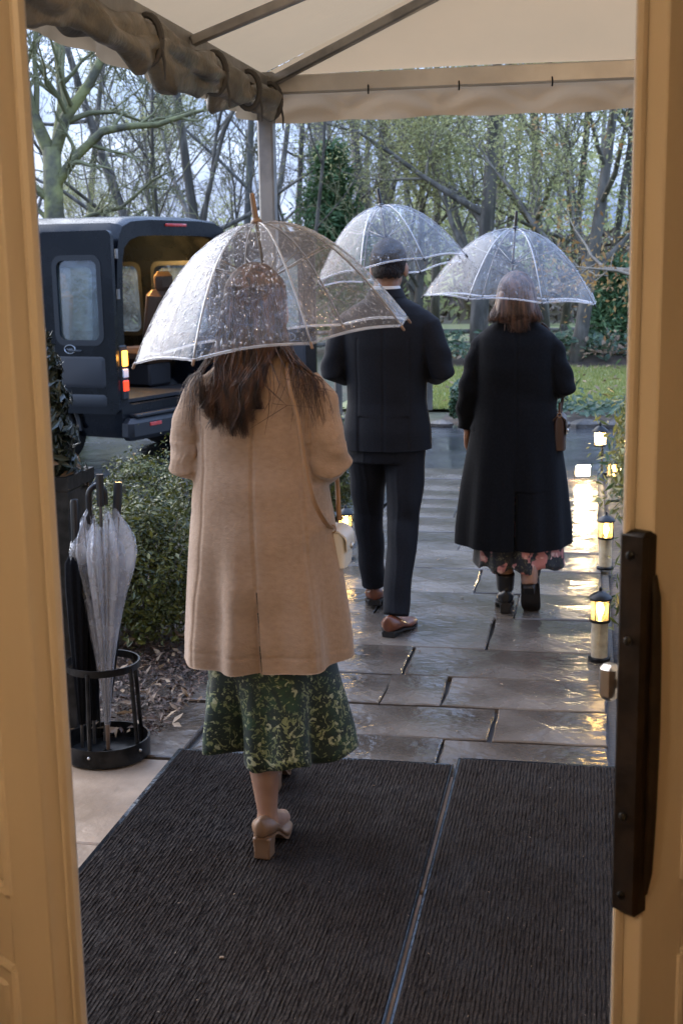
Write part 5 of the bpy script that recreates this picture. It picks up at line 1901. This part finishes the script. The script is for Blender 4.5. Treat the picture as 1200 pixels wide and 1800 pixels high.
def skirt1_fn(a):
    x, y, z = a[:, 0].copy(), a[:, 1].copy(), a[:, 2].copy()
    phi = np.arctan2(y, x)
    g = smooth01((.62 - z) / .32)
    d = g * (.020 * np.sin(5 * phi + .9) + .016 * np.sin(8 * phi + 2.4) + .006 * np.sin(15 * phi))
    deep = g * np.exp(-((phi + 1.98) / .13) ** 2) * -.042
    rad = np.maximum(np.hypot(x, y), .05)
    a[:, 0] += (d + deep) * x / rad
    a[:, 1] += (d + deep) * y / rad
    a[:, 2] += g * (.035 * smooth01((-x - .02) / .14) + .012 * np.sin(6 * phi + 1)) * (z < .45)
    return a
sk = MB()
rings = []
for i in range(26):
    t = i / 25
    z = lerp(.80, .285, t)
    rings.append(ering(lerp(.0, .028, t), lerp(0, .02, t), z, lerp(.165, .210, t), lerp(.125, .195, t), 110, 2.0))
sk.loft(rings, False)
me = sk.mesh('skirt', M['green_print'], True, 180)
deform(me, skirt1_fn)
link('skirt', evalmods(me, [('SOLIDIFY', dict(thickness=.003, offset=-1))]), w1)
shoe(w1, 'shoe', (.016, -.098, .0), R(-5), M['tan'], .235, .076, .062, .064, .1, heelm=M['tanheel'], heelr=(.026, .027), solem=M['tanheel'])
shoe(w1, 'shoe', (-.078, .37, .0), R(2), M['tan'], .235, .076, .062, .064, .1, heelm=M['tanheel'], heelr=(.026, .027), solem=M['tanheel'])
# long brown hair: a mass with many strands over it
hr = random.Random(9)
hm = MB()
hm.ell((0, .004, 1.585), (.084, .100, .104), 20, 12)
hm.loft([ering(-.0, -.050, 1.60, .070, .030, 20), ering(0, -.058, 1.50, .080, .028, 20), ering(-.008, -.072, 1.43, .074, .024, 20), ering(-.022, -.100, 1.38, .062, .016, 20), ering(-.030, -.118, 1.34, .045, .008, 20)])
me = remesh(hm, .007, 4)
me2 = bmesh.new(); me2.from_mesh(me)
dl_ = [f for f in me2.faces if f.calc_center_median().y > .055 and f.calc_center_median().z < 1.63]
bmesh.ops.delete(me2, geom=dl_, context='FACES'); me2.to_mesh(me); me2.free()
finish(me, M['hair'], True, 180)
hob = link('hair', me, w1)
paths = []
for i in range(2600):
    a = hr.gauss(0, .80)
    el = hr.uniform(-.1, 1.5)
    def scalp(a, el):
        return V((.087 * math.sin(a) * math.cos(el), .004 - .104 * math.cos(a) * math.cos(el), 1.585 + .108 * math.sin(el)))
    p0, pm = scalp(a, el), scalp(a, min(el, .30))
    pq = scalp(a, (el + min(el, .30)) / 2)
    sa, ca = math.sin(a), max(.15, math.cos(a))
    if hr.random() < .95:
        lock = hr.randrange(9)
        lx = (-.118, -.10, -.082, -.06, -.04, -.02, -.003, .015, .030)[lock]
        lz = (1.325, 1.275, 1.245, 1.262, 1.228, 1.246, 1.222, 1.268, 1.31)[lock]
        if hr.random() < .30:
            lx += (sa * .075 - .045 - lx) * .55
        xe = lx + hr.gauss(0, .0055)
        ze = lz + abs(hr.gauss(0, .036))
        w_ = .013 * math.sin(lock * 2.1) + hr.uniform(-.005, .005)
        dp = hr.uniform(-.012, .010) - .010 * (lock % 2)
        pts = [p0, pq, pm, V((.088 * sa, -.040 - .052 * ca + dp, 1.50)), V((.076 * sa - .014, -.095 + dp, 1.425)), V((lerp(.07 * sa, xe, .60) + w_, -.128 + dp, 1.365)), V((lerp(.08 * sa, xe, .9) - w_, -.146 + dp, 1.305)), V((xe + w_ * .8, -.150 + dp * .8, ze))]
    else:
        sd = 1 if hr.random() < .62 else -1
        a2 = sd * hr.uniform(.5, 1.5)
        b_ = hr.uniform(0, 1)
        j_ = lambda k: hr.uniform(-k, k)
        pts = [scalp(a2, el), scalp(a2, min(el, .3)), V((sd * (.088 + j_(.008)), -.045 + j_(.035), 1.50)), V((sd * (.105 + j_(.016)), -.060 + j_(.035), 1.44)), V((sd * (.125 + .05 * b_), -.088 + .05 * b_ + j_(.015), 1.408 - .022 * b_)), V((sd * (.13 + .07 * b_ + j_(.012)), -.118 + .07 * b_, 1.36 + j_(.02))), V((sd * (.135 + .085 * b_ + j_(.02)), -.130 + .07 * b_, 1.29 + j_(.06)))]
    sm_pts = []
    for j in range(len(pts) - 1):
        p_1, p_2 = pts[j], pts[j + 1]
        p_0, p_3 = pts[max(j - 1, 0)], pts[min(j + 2, len(pts) - 1)]
        for k in (0, .5):
            sm_pts.append(.5 * ((2 * p_1) + (p_2 - p_0) * k + (2 * p_0 - 5 * p_1 + 4 * p_2 - p_3) * k * k + (3 * p_1 - p_0 - 3 * p_2 + p_3) * k ** 3))
    sm_pts.append(pts[-1])
    paths.append(sm_pts)
for i in range(16):
    a = hr.gauss(0, .9)
    z0 = hr.uniform(1.34, 1.45)
    x0 = hr.choice((-1, 1)) * hr.uniform(.02, .17)
    pts = [V((x0 * .6, -.10, z0 + .06)), V((x0 * .9, -.135, z0)), V((x0 + hr.gauss(0, .03), -.145 - hr.uniform(0, .01), z0 - .05)), V((x0 * 1.1 + hr.gauss(0, .05), -.148 - hr.uniform(0, .012), z0 - hr.uniform(.06, .12)))]
    paths.append(pts)
strands('hair_strands', w1, paths, .0015, M['hair'])

# ------------------------------------------------------------------ man in the dark suit
P2 = (.222, 5.95, 0)
m1 = thing('person', 'man in a black suit and tan brown leather shoes, walking ahead under a clear umbrella', 'person', P2, -TH)
elL, wrL = (-.250, -.03, 1.200), (-.10, .20, 1.19)
elR, wrR = (.262, -.03, 1.200), (.115, .17, 1.215)
fR, fL = (.062, -.235), (-.108, .235)
body(m1,
     [(0, 0, .86, .14, .11), (0, 0, .98, .16, .12), (0, 0, 1.12, .145, .10), (0, 0, 1.30, .17, .115), (0, 0, 1.44, .175, .10), (0, -.005, 1.51, .11, .075)],
     ([(0, -.012, 1.48), (.0, .0, 1.56), (.004, .012, 1.635)], [.066, .060, .058]), (.012, .022, 1.688),
     [([(-.09, 0, .95), (-.118, .125, .52), (-.110, .20, .10)], [.085, .050, .038]), ([(.09, 0, .95), (.084, -.07, .50), (.064, -.21, .10)], [.085, .050, .038])],
     [([(-.165, 0, 1.43), elL, wrL], [.045, .036, .028]), ([(.165, 0, 1.43), elR, wrR], [.045, .036, .028])],
     M['skin'],
     [dict(wrist=wrL, d=(.8, .5, .25), l=(0, -.2, 1), nrm=(.5, -.85, 0), sc=1.05), dict(wrist=wrR, d=(-.45, .75, .1), l=(-.1, .1, 1), nrm=(-.85, -.45, .05), sc=1.05)], 1.04, .98)
def jacket_fn(a):
    a[:, 2] = np.maximum(a[:, 2], .842)
    x, y, z = a[:, 0].copy(), a[:, 1].copy(), a[:, 2].copy()
    bk = (y < -.02).astype(float)
    a[:, 1] += bk * np.exp(-((x - .004) / .005) ** 2) * .004 * (z < 1.46)
    a[:, 1] += bk * (.003 * np.sin(20 * z + 22 * x) * np.exp(-((z - 1.14) / .10) ** 2) + .003 * np.sin(26 * x + 5 * z) * smooth01((1.15 - z) / .3))
    for sx in (-.12, .12):
        a[:, 1] += bk * np.exp(-((x - sx) / .005) ** 2) * .003 * (z < 1.36)
        v_ = bk * (z < 1.0) * smooth01((abs(sx) - np.abs(x)) / .006) * np.exp(-np.maximum(abs(sx) - np.abs(x), 0) / .03)
        a[:, 1] += v_ * .007 * (np.sign(x) == np.sign(sx))
    el = (np.abs(x) > .20)
    a[:, 0] += el * .0045 * np.sin(55 * z + 20 * y) * np.exp(-((z - 1.24) / .10) ** 2)
    return a
garment('suit_jacket', m1, [[ering(0, 0, .805, .212, .150, 44, 2.3), ering(0, 0, .93, .208, .148, 44, 2.3), ering(0, 0, 1.06, .186, .132, 44, 2.3), ering(0, 0, 1.18, .188, .132, 44, 2.3), ering(0, 0, 1.32, .204, .136, 44, 2.3), ering(0, 0, 1.41, .213, .126, 44, 2.3), ering(0, -.002, 1.462, .198, .112, 44, 2.2), ering(0, -.004, 1.502, .162, .094, 44, 2.2), ering(0, -.008, 1.535, .100, .082, 44), ering(0, -.008, 1.568, .076, .076, 44)],
        ([(-.150, 0, 1.450), (-.192, -.010, 1.41), (-.228, -.022, 1.30), (-.254, -.030, 1.205), (-.21, .07, 1.178), (-.12, .185, 1.185)], [.052, .064, .062, .059, .053, .046], dict(n=18)),
        ([(.150, 0, 1.450), (.194, -.010, 1.41), (.234, -.022, 1.30), (.264, -.030, 1.205), (.225, .07, 1.182), (.13, .158, 1.205)], [.052, .064, .062, .059, .053, .046], dict(n=18))],
        .006, 8, jacket_fn, M['suit'])
MB().loft([ering(0, -.004, 1.555, .074, .074, 32), ering(0, -.001, 1.592, .067, .068, 32), ering(0, -.001, 1.594, .062, .063, 32), ering(0, -.004, 1.56, .064, .066, 32)], False).build('shirt_collar', M['shirt'], m1)
cl = MB()
cl.loft([ering(0, -.008, 1.545, .094, .086, 32), ering(0, -.006, 1.582, .076, .077, 32, 2, (0, .04)), ering(0, -.006, 1.583, .071, .072, 32, 2, (0, .04)), ering(0, -.006, 1.55, .080, .078, 32)], False)
cl.build('jacket_collar', M['suit'], m1)
def leg_tube(hip, knee, ankle, r0, rk, ra):
    hip, knee, ankle = V(hip), V(knee), V(ankle)
    pts = [hip, hip.lerp(knee, .5), knee, knee.lerp(ankle, .5), ankle]
    rad = [r0, (r0 + rk) / 2 + .004, rk, (rk + ra) / 2, ra]
    return (pts, rad, dict(n=20))
def trousers_fn(a):
    x, y, z = a[:, 0].copy(), a[:, 1].copy(), a[:, 2].copy()
    g = smooth01((.95 - z) / .2)
    a[:, 1] += g * .0035 * np.sin(34 * z + 26 * x) * (.4 + np.exp(-((z - .52) / .10) ** 2) + 1.2 * np.exp(-((z - .12) / .08) ** 2))
    a[:, 0] += g * .003 * np.sin(28 * z - 18 * y + 1.3)
    cx = np.where(x > -.02, .07 - .01 * (z - .1), -.10)
    a[:, 1] -= g * np.exp(-((x - cx) / .006) ** 2) * .004 * (y < np.where(x > -.02, -.1, .1))
    return a
garment('suit_trousers', m1, [[ering(0, 0, .78, .176, .128, 36), ering(0, 0, .90, .180, .132, 36), ering(0, 0, 1.02, .165, .118, 36)],
        leg_tube((-.092, .0, .84), (-.118, .125, .52), (-.110, .205, .115), .098, .074, .060), leg_tube((.086, .0, .84), (.084, -.07, .50), (.064, -.222, .085), .099, .075, .061)],
        .006, 4, trousers_fn, M['suit'])
shoe(m1, 'shoe', (fR[0], fR[1], 0), R(-16), M['leather'], .295, .100, .022, .078, 0, heelm=M['sole'], heelr=(.034, .034))
shoe(m1, 'shoe', (fL[0], fL[1], .012), R(6), M['leather'], .295, .100, .022, .078, 0, pitch=R(-7), heelm=M['sole'], heelr=(.034, .034))
hh = MB()
hh.ell((.012, .014, 1.704), (.0795, .1035, .1045), 28, 18)
hh.ell((.012, -.045, 1.655), (.060, .048, .062), 20, 12)
me = remesh(hh, .006, 3)
bm = bmesh.new(); bm.from_mesh(me)
kill = []
for f in bm.faces:
    c = f.calc_center_median()
    fy = c.y - .014
    lim = 1.632 + max(0, (fy + .03)) * 1.05 + (.05 if abs(c.x - .012) > .06 and fy > -.02 else 0)
    if fy > .05:
        lim = 1.735
    if c.z < lim:
        kill.append(f)
bmesh.ops.delete(bm, geom=kill, context='FACES'); bm.to_mesh(me); bm.free()
finish(me, M['hair3'], True, 180)
link('hair', evalmods(me, [('SOLIDIFY', dict(thickness=.006, offset=1))]), m1)

# ------------------------------------------------------------------ woman in the black coat
P3 = (.845, 6.10, 0)
w2 = thing('person', 'woman in a long black coat over a pink flowered skirt, walking on the right', 'person', P3, -TH)
elL, wrL = (-.226, -.02, 1.09), (-.232, .035, .895)
elR, wrR = (.236, -.03, 1.10), (.105, .165, 1.14)
body(w2,
     [(0, 0, .84, .14, .11), (0, 0, .93, .16, .12), (0, 0, 1.05, .135, .10), (0, 0, 1.20, .15, .105), (0, 0, 1.32, .155, .095), (0, 0, 1.385, .10, .07)],
     ([(0, -.01, 1.35), (0, .012, 1.47)], [.056, .050]), (.0, .018, 1.535),
     [([(-.08, 0, .91), (-.06, .01, .50), (-.055, -.02, .30), (-.042, -.03, .17), (-.040, -.03, .10)], [.09, .060, .058, .044, .036]),
      ([(.08, 0, .91), (.075, -.02, .50), (.075, -.05, .34), (.080, -.11, .22), (.082, -.125, .16)], [.09, .060, .058, .044, .038])],
     [([(-.145, 0, 1.32), elL, wrL], [.042, .034, .026]), ([(.145, 0, 1.32), elR, wrR], [.042, .034, .026])],
     M['skin'],
     [dict(wrist=wrL, d=(.06, .12, -1), l=(.35, .93, .1), nrm=(.9, -.3, 0), sc=.95, grip=False), dict(wrist=wrR, d=(-.45, .75, .15), l=(-.1, .1, 1), nrm=(-.85, -.45, .05), sc=.92)], .98)
def coat2_fn(a):
    x, y, z = a[:, 0].copy(), a[:, 1].copy(), a[:, 2].copy()
    phi = np.arctan2(y, x)
    g = smooth01((1.0 - z) / .6)
    d = g * (.010 * np.sin(6 * phi + 1.3) + .008 * np.sin(10 * phi + .4)) * (np.abs(x) < .30)
    rad = np.maximum(np.hypot(x, y), .05)
    a[:, 0] += d * x / rad * (z < .88)
    a[:, 1] += d * y / rad
    a[:, 2] = np.where(np.abs(x) < .4, np.maximum(a[:, 2], .338 + .03 * y), a[:, 2])
    bk = (y < -.03).astype(float)
    a[:, 1] += bk * np.exp(-((x - .012) / .005) ** 2) * .004 * (z > .62)
    a[:, 1] += bk * (z < .62) * smooth01((x - .012) / .006) * np.exp(-np.maximum(x - .012, 0) / .05) * .018
    a[:, 1] += bk * (.0035 * np.sin(24 * z + 12 * x) * np.exp(-((z - 1.06) / .07) ** 2))
    a[:, 0] += (np.abs(x) > .19) * .0045 * np.sin(55 * z + 20 * y) * (z > .9)
    return a
garment('coat', w2, [[ering(-.004, 0, .300, .273, .20, 44, 2.2), ering(-.004, 0, .42, .268, .198, 44, 2.2), ering(-.003, 0, .65, .246, .18, 44, 2.2), ering(0, 0, .88, .216, .16, 44, 2.2), ering(0, 0, 1.04, .196, .142, 44, 2.2), ering(0, 0, 1.20, .192, .138, 44, 2.2), ering(0, 0, 1.30, .188, .124, 44, 2.2), ering(0, -.003, 1.345, .176, .110, 44, 2.2), ering(0, -.005, 1.380, .148, .096, 44, 2.2), ering(0, -.006, 1.415, .10, .082, 44), ering(0, -.004, 1.448, .078, .076, 44)],
        ([(-.135, 0, 1.333), (-.168, -.006, 1.295), (-.196, -.014, 1.20), (-.222, -.02, 1.09), (-.236, .01, .99), (-.234, .035, .905)], [.046, .053, .053, .052, .050, .046], dict(n=18)),
        ([(.135, 0, 1.333), (.170, -.006, 1.295), (.204, -.02, 1.20), (.236, -.032, 1.105), (.205, .06, 1.09), (.12, .152, 1.13)], [.046, .053, .053, .055, .052, .046], dict(n=18))],
        .006, 9, coat2_fn, M['wool_black'], lambda c: c.y < -.05 and c.z < .60 and abs(c.x - .012) < .004, lambda z: .012)
MB().loft([ering(0, -.006, 1.405, .104, .086, 32), ering(0, -.004, 1.455, .082, .082, 32, 2, (0, .05)), ering(0, -.004, 1.456, .076, .076, 32, 2, (0, .05)), ering(0, -.006, 1.42, .086, .080, 32)], False).build('coat_collar', M['wool_black'], w2)
def skirt2_fn(a):
    x, y, z = a[:, 0].copy(), a[:, 1].copy(), a[:, 2].copy()
    phi = np.arctan2(y, x)
    g = smooth01((.6 - z) / .3)
    d = g * (.012 * np.sin(9 * phi + .5) + .014 * np.sin(6 * phi + 2))
    rad = np.maximum(np.hypot(x, y), .05)
    a[:, 0] += d * x / rad
    a[:, 1] += d * y / rad
    a[:, 2] += g * .012 * np.sin(7 * phi) * (z < .3)
    return a
sk = MB()
sk.loft([ering(.02, 0, lerp(.8, .225, i / 22), lerp(.16, .205, i / 22), lerp(.12, .155, i / 22), 100) for i in range(23)], False)
me = sk.mesh('skirt', M['pink_print'], True, 180)
deform(me, skirt2_fn)
link('skirt', evalmods(me, [('SOLIDIFY', dict(thickness=.003, offset=-1))]), w2)
shoe(w2, 'boot', (-.040, -.03, 0), R(6), M['boot'], .24, .088, .045, .07, 0, heelm=M['sole'], heelr=(.028, .028), shaft=.195)
shoe(w2, 'boot', (.083, -.125, .105), R(-4), M['boot'], .24, .088, .045, .07, 0, pitch=R(-48), heelm=M['sole'], heelr=(.028, .028), shaft=.195)
hm = MB()
hm.ell((0, .004, 1.548), (.086, .102, .100), 20, 12)
hm.loft([ering(0, -.045, 1.56, .078, .05, 20), ering(0, -.055, 1.49, .092, .05, 20), ering(0, -.062, 1.45, .098, .044, 20), ering(0, -.075, 1.41, .075, .030, 20)])
me = remesh(hm, .007, 4)
bm = bmesh.new(); bm.from_mesh(me)
bmesh.ops.delete(bm, geom=[f for f in bm.faces if f.calc_center_median().y > .05 and f.calc_center_median().z < 1.59], context='FACES'); bm.to_mesh(me); bm.free()
finish(me, M['hair2'], True, 180)
link('hair', me, w2)
paths = []
for i in range(1500):
    a = hr.gauss(0, 1.0)
    el = hr.uniform(-.1, 1.5)
    def scalp2(a, el):
        return V((.089 * math.sin(a) * math.cos(el), .004 - .106 * math.cos(a) * math.cos(el), 1.548 + .104 * math.sin(el)))
    p0, pm = scalp2(a, el), scalp2(a, min(el, .30))
    pq = scalp2(a, (el + min(el, .30)) / 2)
    mid = hr.random() < .34
    sx2 = .092 * math.sin(a)
    xe = hr.gauss(.018, .022) if mid else sx2 * 1.22 + hr.gauss(0, .012)
    ze = 1.365 + abs(hr.gauss(0, .02)) if mid else 1.425 + abs(hr.gauss(0, .022)) - .02 * abs(sx2) / .08
    pts = [p0, pq, pm, V((sx2 * 1.08, min(pm.y - .002, .0), 1.50)), V((lerp(sx2 * 1.2, xe, .4), pm.y * .7 - .035, 1.455)), V((lerp(sx2 * 1.2, xe, .85), pm.y * .35 - .078, 1.425)), V((xe, -.102 + hr.uniform(-.01, .01) + (.04 if not mid and abs(xe) > .07 else 0), ze))]
    paths.append(pts)
strands('hair_strands', w2, paths, .0022, M['hair2'])

# ================================================================== HANDBAGS
def bezier(pts, n=6):
    pts = [V(p) for p in pts]
    o = []
    for j in range(len(pts) - 1):
        p1, p2 = pts[j], pts[j + 1]
        p0, p3 = pts[max(j - 1, 0)], pts[min(j + 2, len(pts) - 1)]
        for k in range(n):
            t = k / n
            o.append(.5 * ((2 * p1) + (p2 - p0) * t + (2 * p0 - 5 * p1 + 4 * p2 - p3) * t * t + (3 * p1 - p0 - 3 * p2 + p3) * t ** 3))
    o.append(pts[-1])
    return o
def handbag(parentloc, rz, label, strap_pts, strap_pts2, bagc, dims, mbody, mflap, mstrap, tiltz=0.0):
    t = thing('handbag', label, 'handbag', parentloc, rz)
    w, d, h = dims
    rot = Matrix.Rotation(tiltz, 3, 'Z')
    c = V(bagc)
    rings = []
    for z, k in ((0, .98), (.01, 1.0), (h * .5, 1.0), (h * .86, .86), (h, .55)):
        rings.append([c + rot @ V((p.x * k if z > h * .6 else p.x, p.y, z - h)) for p in ering(0, 0, 0, w / 2, d / 2, 28, 5)])
    me = MB().loft(rings).mesh('bag_body', mbody, True, 50)
    link('bag_body', evalmods(me, [('BEVEL', dict(width=.004, segments=2))]), t)
    f = MB()
    fl = [(-.50, -h * .42), (-.56, -h * .40), (-.57, -h * .2), (-.50, -.010), (-.22, .006), (.22, .006), (.50, -.010), (.57, -h * .2), (.575, -h * .50)]
    ri = []
    for yy in np.linspace(-d / 2 - .002, d / 2 + .002, 8):
        ri.append([c + rot @ V((x * w, yy, z)) for x, z in fl] + [c + rot @ V((x * w * .94, yy, z - .005)) for x, z in reversed(fl)])
    f.loft(ri).build('flap', mflap, t, True, 50)
    MB().ell(c + rot @ V((w * .575 + .002, 0, -h * .45)), (.006, .010, .010), 10, 6).build('clasp', M['nickel'], t)
    for sp in (strap_pts, strap_pts2):
        if sp:
            MB().tube(bezier(sp), .0085, 6, flat=.32, ref=(0, 1, 0)).build('strap', mstrap, t, True, 180)
    for sy in (-1, 1):
        b = MB()
        ring = [c + rot @ V((.0, sy * (d / 2 + .004), .012)) + rot @ V((.009 * math.cos(a), 0, .011 * math.sin(a))) for a in [2 * PI * k / 12 for k in range(13)]]
        b.tube(ring, .0022, 5)
        b.build('strap_ring', M['strap'], t)
    return t
handbag(P1, -TH, 'small cream leather handbag hanging on a thin tan strap behind the camel coat',
        [(.210, -.028, .955), (.206, -.105, .99), (.188, -.148, 1.05), (.170, -.152, 1.12), (.157, -.148, 1.20), (.143, -.140, 1.28), (.118, -.120, 1.36), (.100, -.07, 1.415), (.100, -.01, 1.428)],
        [(.100, -.01, 1.428), (.105, .075, 1.40), (.13, .135, 1.25), (.185, .15, 1.1), (.206, .09, .99), (.210, .088, .955)],
        (.212, .03, .942), (.070, .115, .105), M['creambag'], M['creambag'], M['strap'])
handbag(P3, -TH, 'small brown leather shoulder bag at the right hip of the black coat',
        [(.212, -.03, .97), (.212, -.01, 1.03)], [(.212, .05, .97), (.235, .07, 1.2), (.155, .06, 1.36), (.12, .0, 1.405)],
        (.212, .01, .965), (.062, .18, .16), M['brownbag'], M['brownbag'], M['brownbag'])

# ================================================================== OPEN CLEAR UMBRELLAS
def open_umbrella(label, centre, axis, Rd, Hd, film, spin, hand_s, tipm, ndrops, seed, dsize=(.0011, .0030)):
    """local z is the shaft, origin at the middle of the rim"""
    t = thing('open_umbrella', label, 'umbrella', centre)
    t.rotation_euler = V((0, 0, 1)).rotation_difference(V(axis).normalized()).to_euler()
    NP = 8
    def hz(f):
        return Hd * (1 - f ** 2.12)
    def pos(f, a, off=0.0):
        k = ((a - spin) / (2 * PI / NP)) % 1.0
        ph_ = (k - .5) * 2 * PI / NP
        chord = math.cos(PI / NP) / math.cos(ph_)
        r_ = Rd * f * lerp(1, chord, .80 * min(1, f * 1.6))
        sag = .012 * math.sin(PI * k) * f * f
        z = hz(f) + sag * (1 if f > .9 else .2) + off
        return V((r_ * math.cos(a), r_ * math.sin(a), z))
    nf, na = 22, 96
    g = np.random.default_rng(seed)
    rings = []
    for i in range(nf + 1):
        f = .02 + .98 * i / nf
        rings.append([pos(f, spin + 2 * PI * j / na) for j in range(na)])
    MB().loft(rings, False).build('canopy', M[film], t, True, 180)
    edge = MB()
    for j in range(NP):
        pts = [pos(1.0, spin + 2 * PI * (j + k / 12) / NP, -.001) for k in range(13)]
        edge.tube(pts, .0026, 6, flat=1.6, ref=(0, 0, 1))
    edge.build('binding', M['binding'], t, True, 180)
    for j in range(NP):
        a = spin + 2 * PI * j / NP
        pts = [pos(max(.02, k / 16), a, -.003) for k in range(17)]
        rb = MB().tube(pts, .0024, 6).build('rib', M['rib'], t, True, 180)
        d = (pts[-1] - pts[-2]).normalized()
        MB().tube([pts[-1] - d * .004, pts[-1] + d * .012, pts[-1] + d * .015], [.0042, .0042, .002], 8).build('rib_tip', tipm, rb, True, 60)
        run = V((0, 0, Hd * .52))
        m_ = pos(.52, a, -.006)
        MB().tube([run + V((.012 * math.cos(a), .012 * math.sin(a), 0)), m_], .0020, 5).build('stretcher', M['rib'], rb, True, 180)
        seam = MB()
        pp_ = [pos(max(.02, k / 16), a, .0012) for k in range(17)]
        seam.tube(pp_, .0030, 5, flat=.25, ref=(0, 0, 1))
        seam.build('seam', M['binding'], rb, True, 180)
    MB().tube([(0, 0, Hd + .012), (0, 0, -hand_s)], .0052, 10).build('shaft', M['shaftm'], t)
    MB().lathe([(.012, Hd * .50), (.013, Hd * .53), (.009, Hd * .56)], 12).build('runner', M['plastic'], t)
    MB().lathe([(.016, Hd - .006), (.017, Hd + .004), (.0085, Hd + .012), (.0075, Hd + .072), (.006, Hd + .082), (.002, Hd + .084)], 14).build('ferrule', tipm, t)
    hp = [(0, 0, -hand_s + .03), (0, 0, -hand_s - .13)] + [(.028 - .028 * math.cos(q_), 0, -hand_s - .13 - .030 * math.sin(q_)) for q_ in [PI * k / 8 for k in range(1, 9)]]
    MB().tube(hp, .0115, 10).build('handle', M['plastic'], t)
    # raindrops standing on the film
    n = ndrops
    f = np.sqrt(g.uniform(.01, .985, n))
    a = g.uniform(0, 2 * PI, n)
    vs, fs = [], []
    tri = []
    for i in range(n):
        p = pos(f[i], a[i], .0004)
        e = .004
        u_ = (pos(min(1, f[i] + e), a[i]) - pos(f[i] - e, a[i])).normalized()
        w_ = (pos(f[i], a[i] + .01) - pos(f[i], a[i] - .01)).normalized()
        nn = u_.cross(w_)
        if nn.z < 0:
            nn = -nn
        s_ = dsize[0] + (dsize[1] - dsize[0]) * g.uniform(0, 1) ** 2.5
        st = 1 + (g.uniform(0, 1) ** 6) * 3.5
        b = len(vs)
        for k in range(6):
            q_ = PI * k / 3
            vs.append(p + (u_ * math.cos(q_) * st + w_ * math.sin(q_)) * s_)
        for k in range(6):
            q_ = PI * k / 3
            vs.append(p + (u_ * math.cos(q_) * .62 * st + w_ * math.sin(q_) * .62) * s_ + nn * s_ * .42)
        vs.append(p + nn * s_ * .58)
        for k in range(6):
            k2 = (k + 1) % 6
            tri += [(b + k, b + k2, b + 6 + k2), (b + k, b + 6 + k2, b + 6 + k), (b + 6 + k, b + 6 + k2, b + 12)]
    me = bpy.data.meshes.new('raindrops')
    me.from_pydata([tuple(q_) for q_ in vs], [], tri)
    finish(me, M['drop'], True, 180)
    kind(link('raindrops', me, t), 'stuff')
    return t
open_umbrella('large clear dome umbrella with wooden tip, dripping, held over the camel coat', (-.186, 3.745, 1.482), (-.130, 0, 1), .415, .34, 'film', .28, .24, M['wood_tip'], 5600, 1, (.0009, .0038))
open_umbrella('clear dome umbrella with black tip held over the man in the suit', (.258, 6.10, 1.662), (-.16, .10, 1), .372, .305, 'film_far', .36, .36, M['plastic'], 1500, 2)
open_umbrella('clear dome umbrella with black tip held over the woman in the black coat', (.835, 6.24, 1.515), (.065, 0, 1), .435, .335, 'film_far', .20, .30, M['plastic'], 1600, 3)
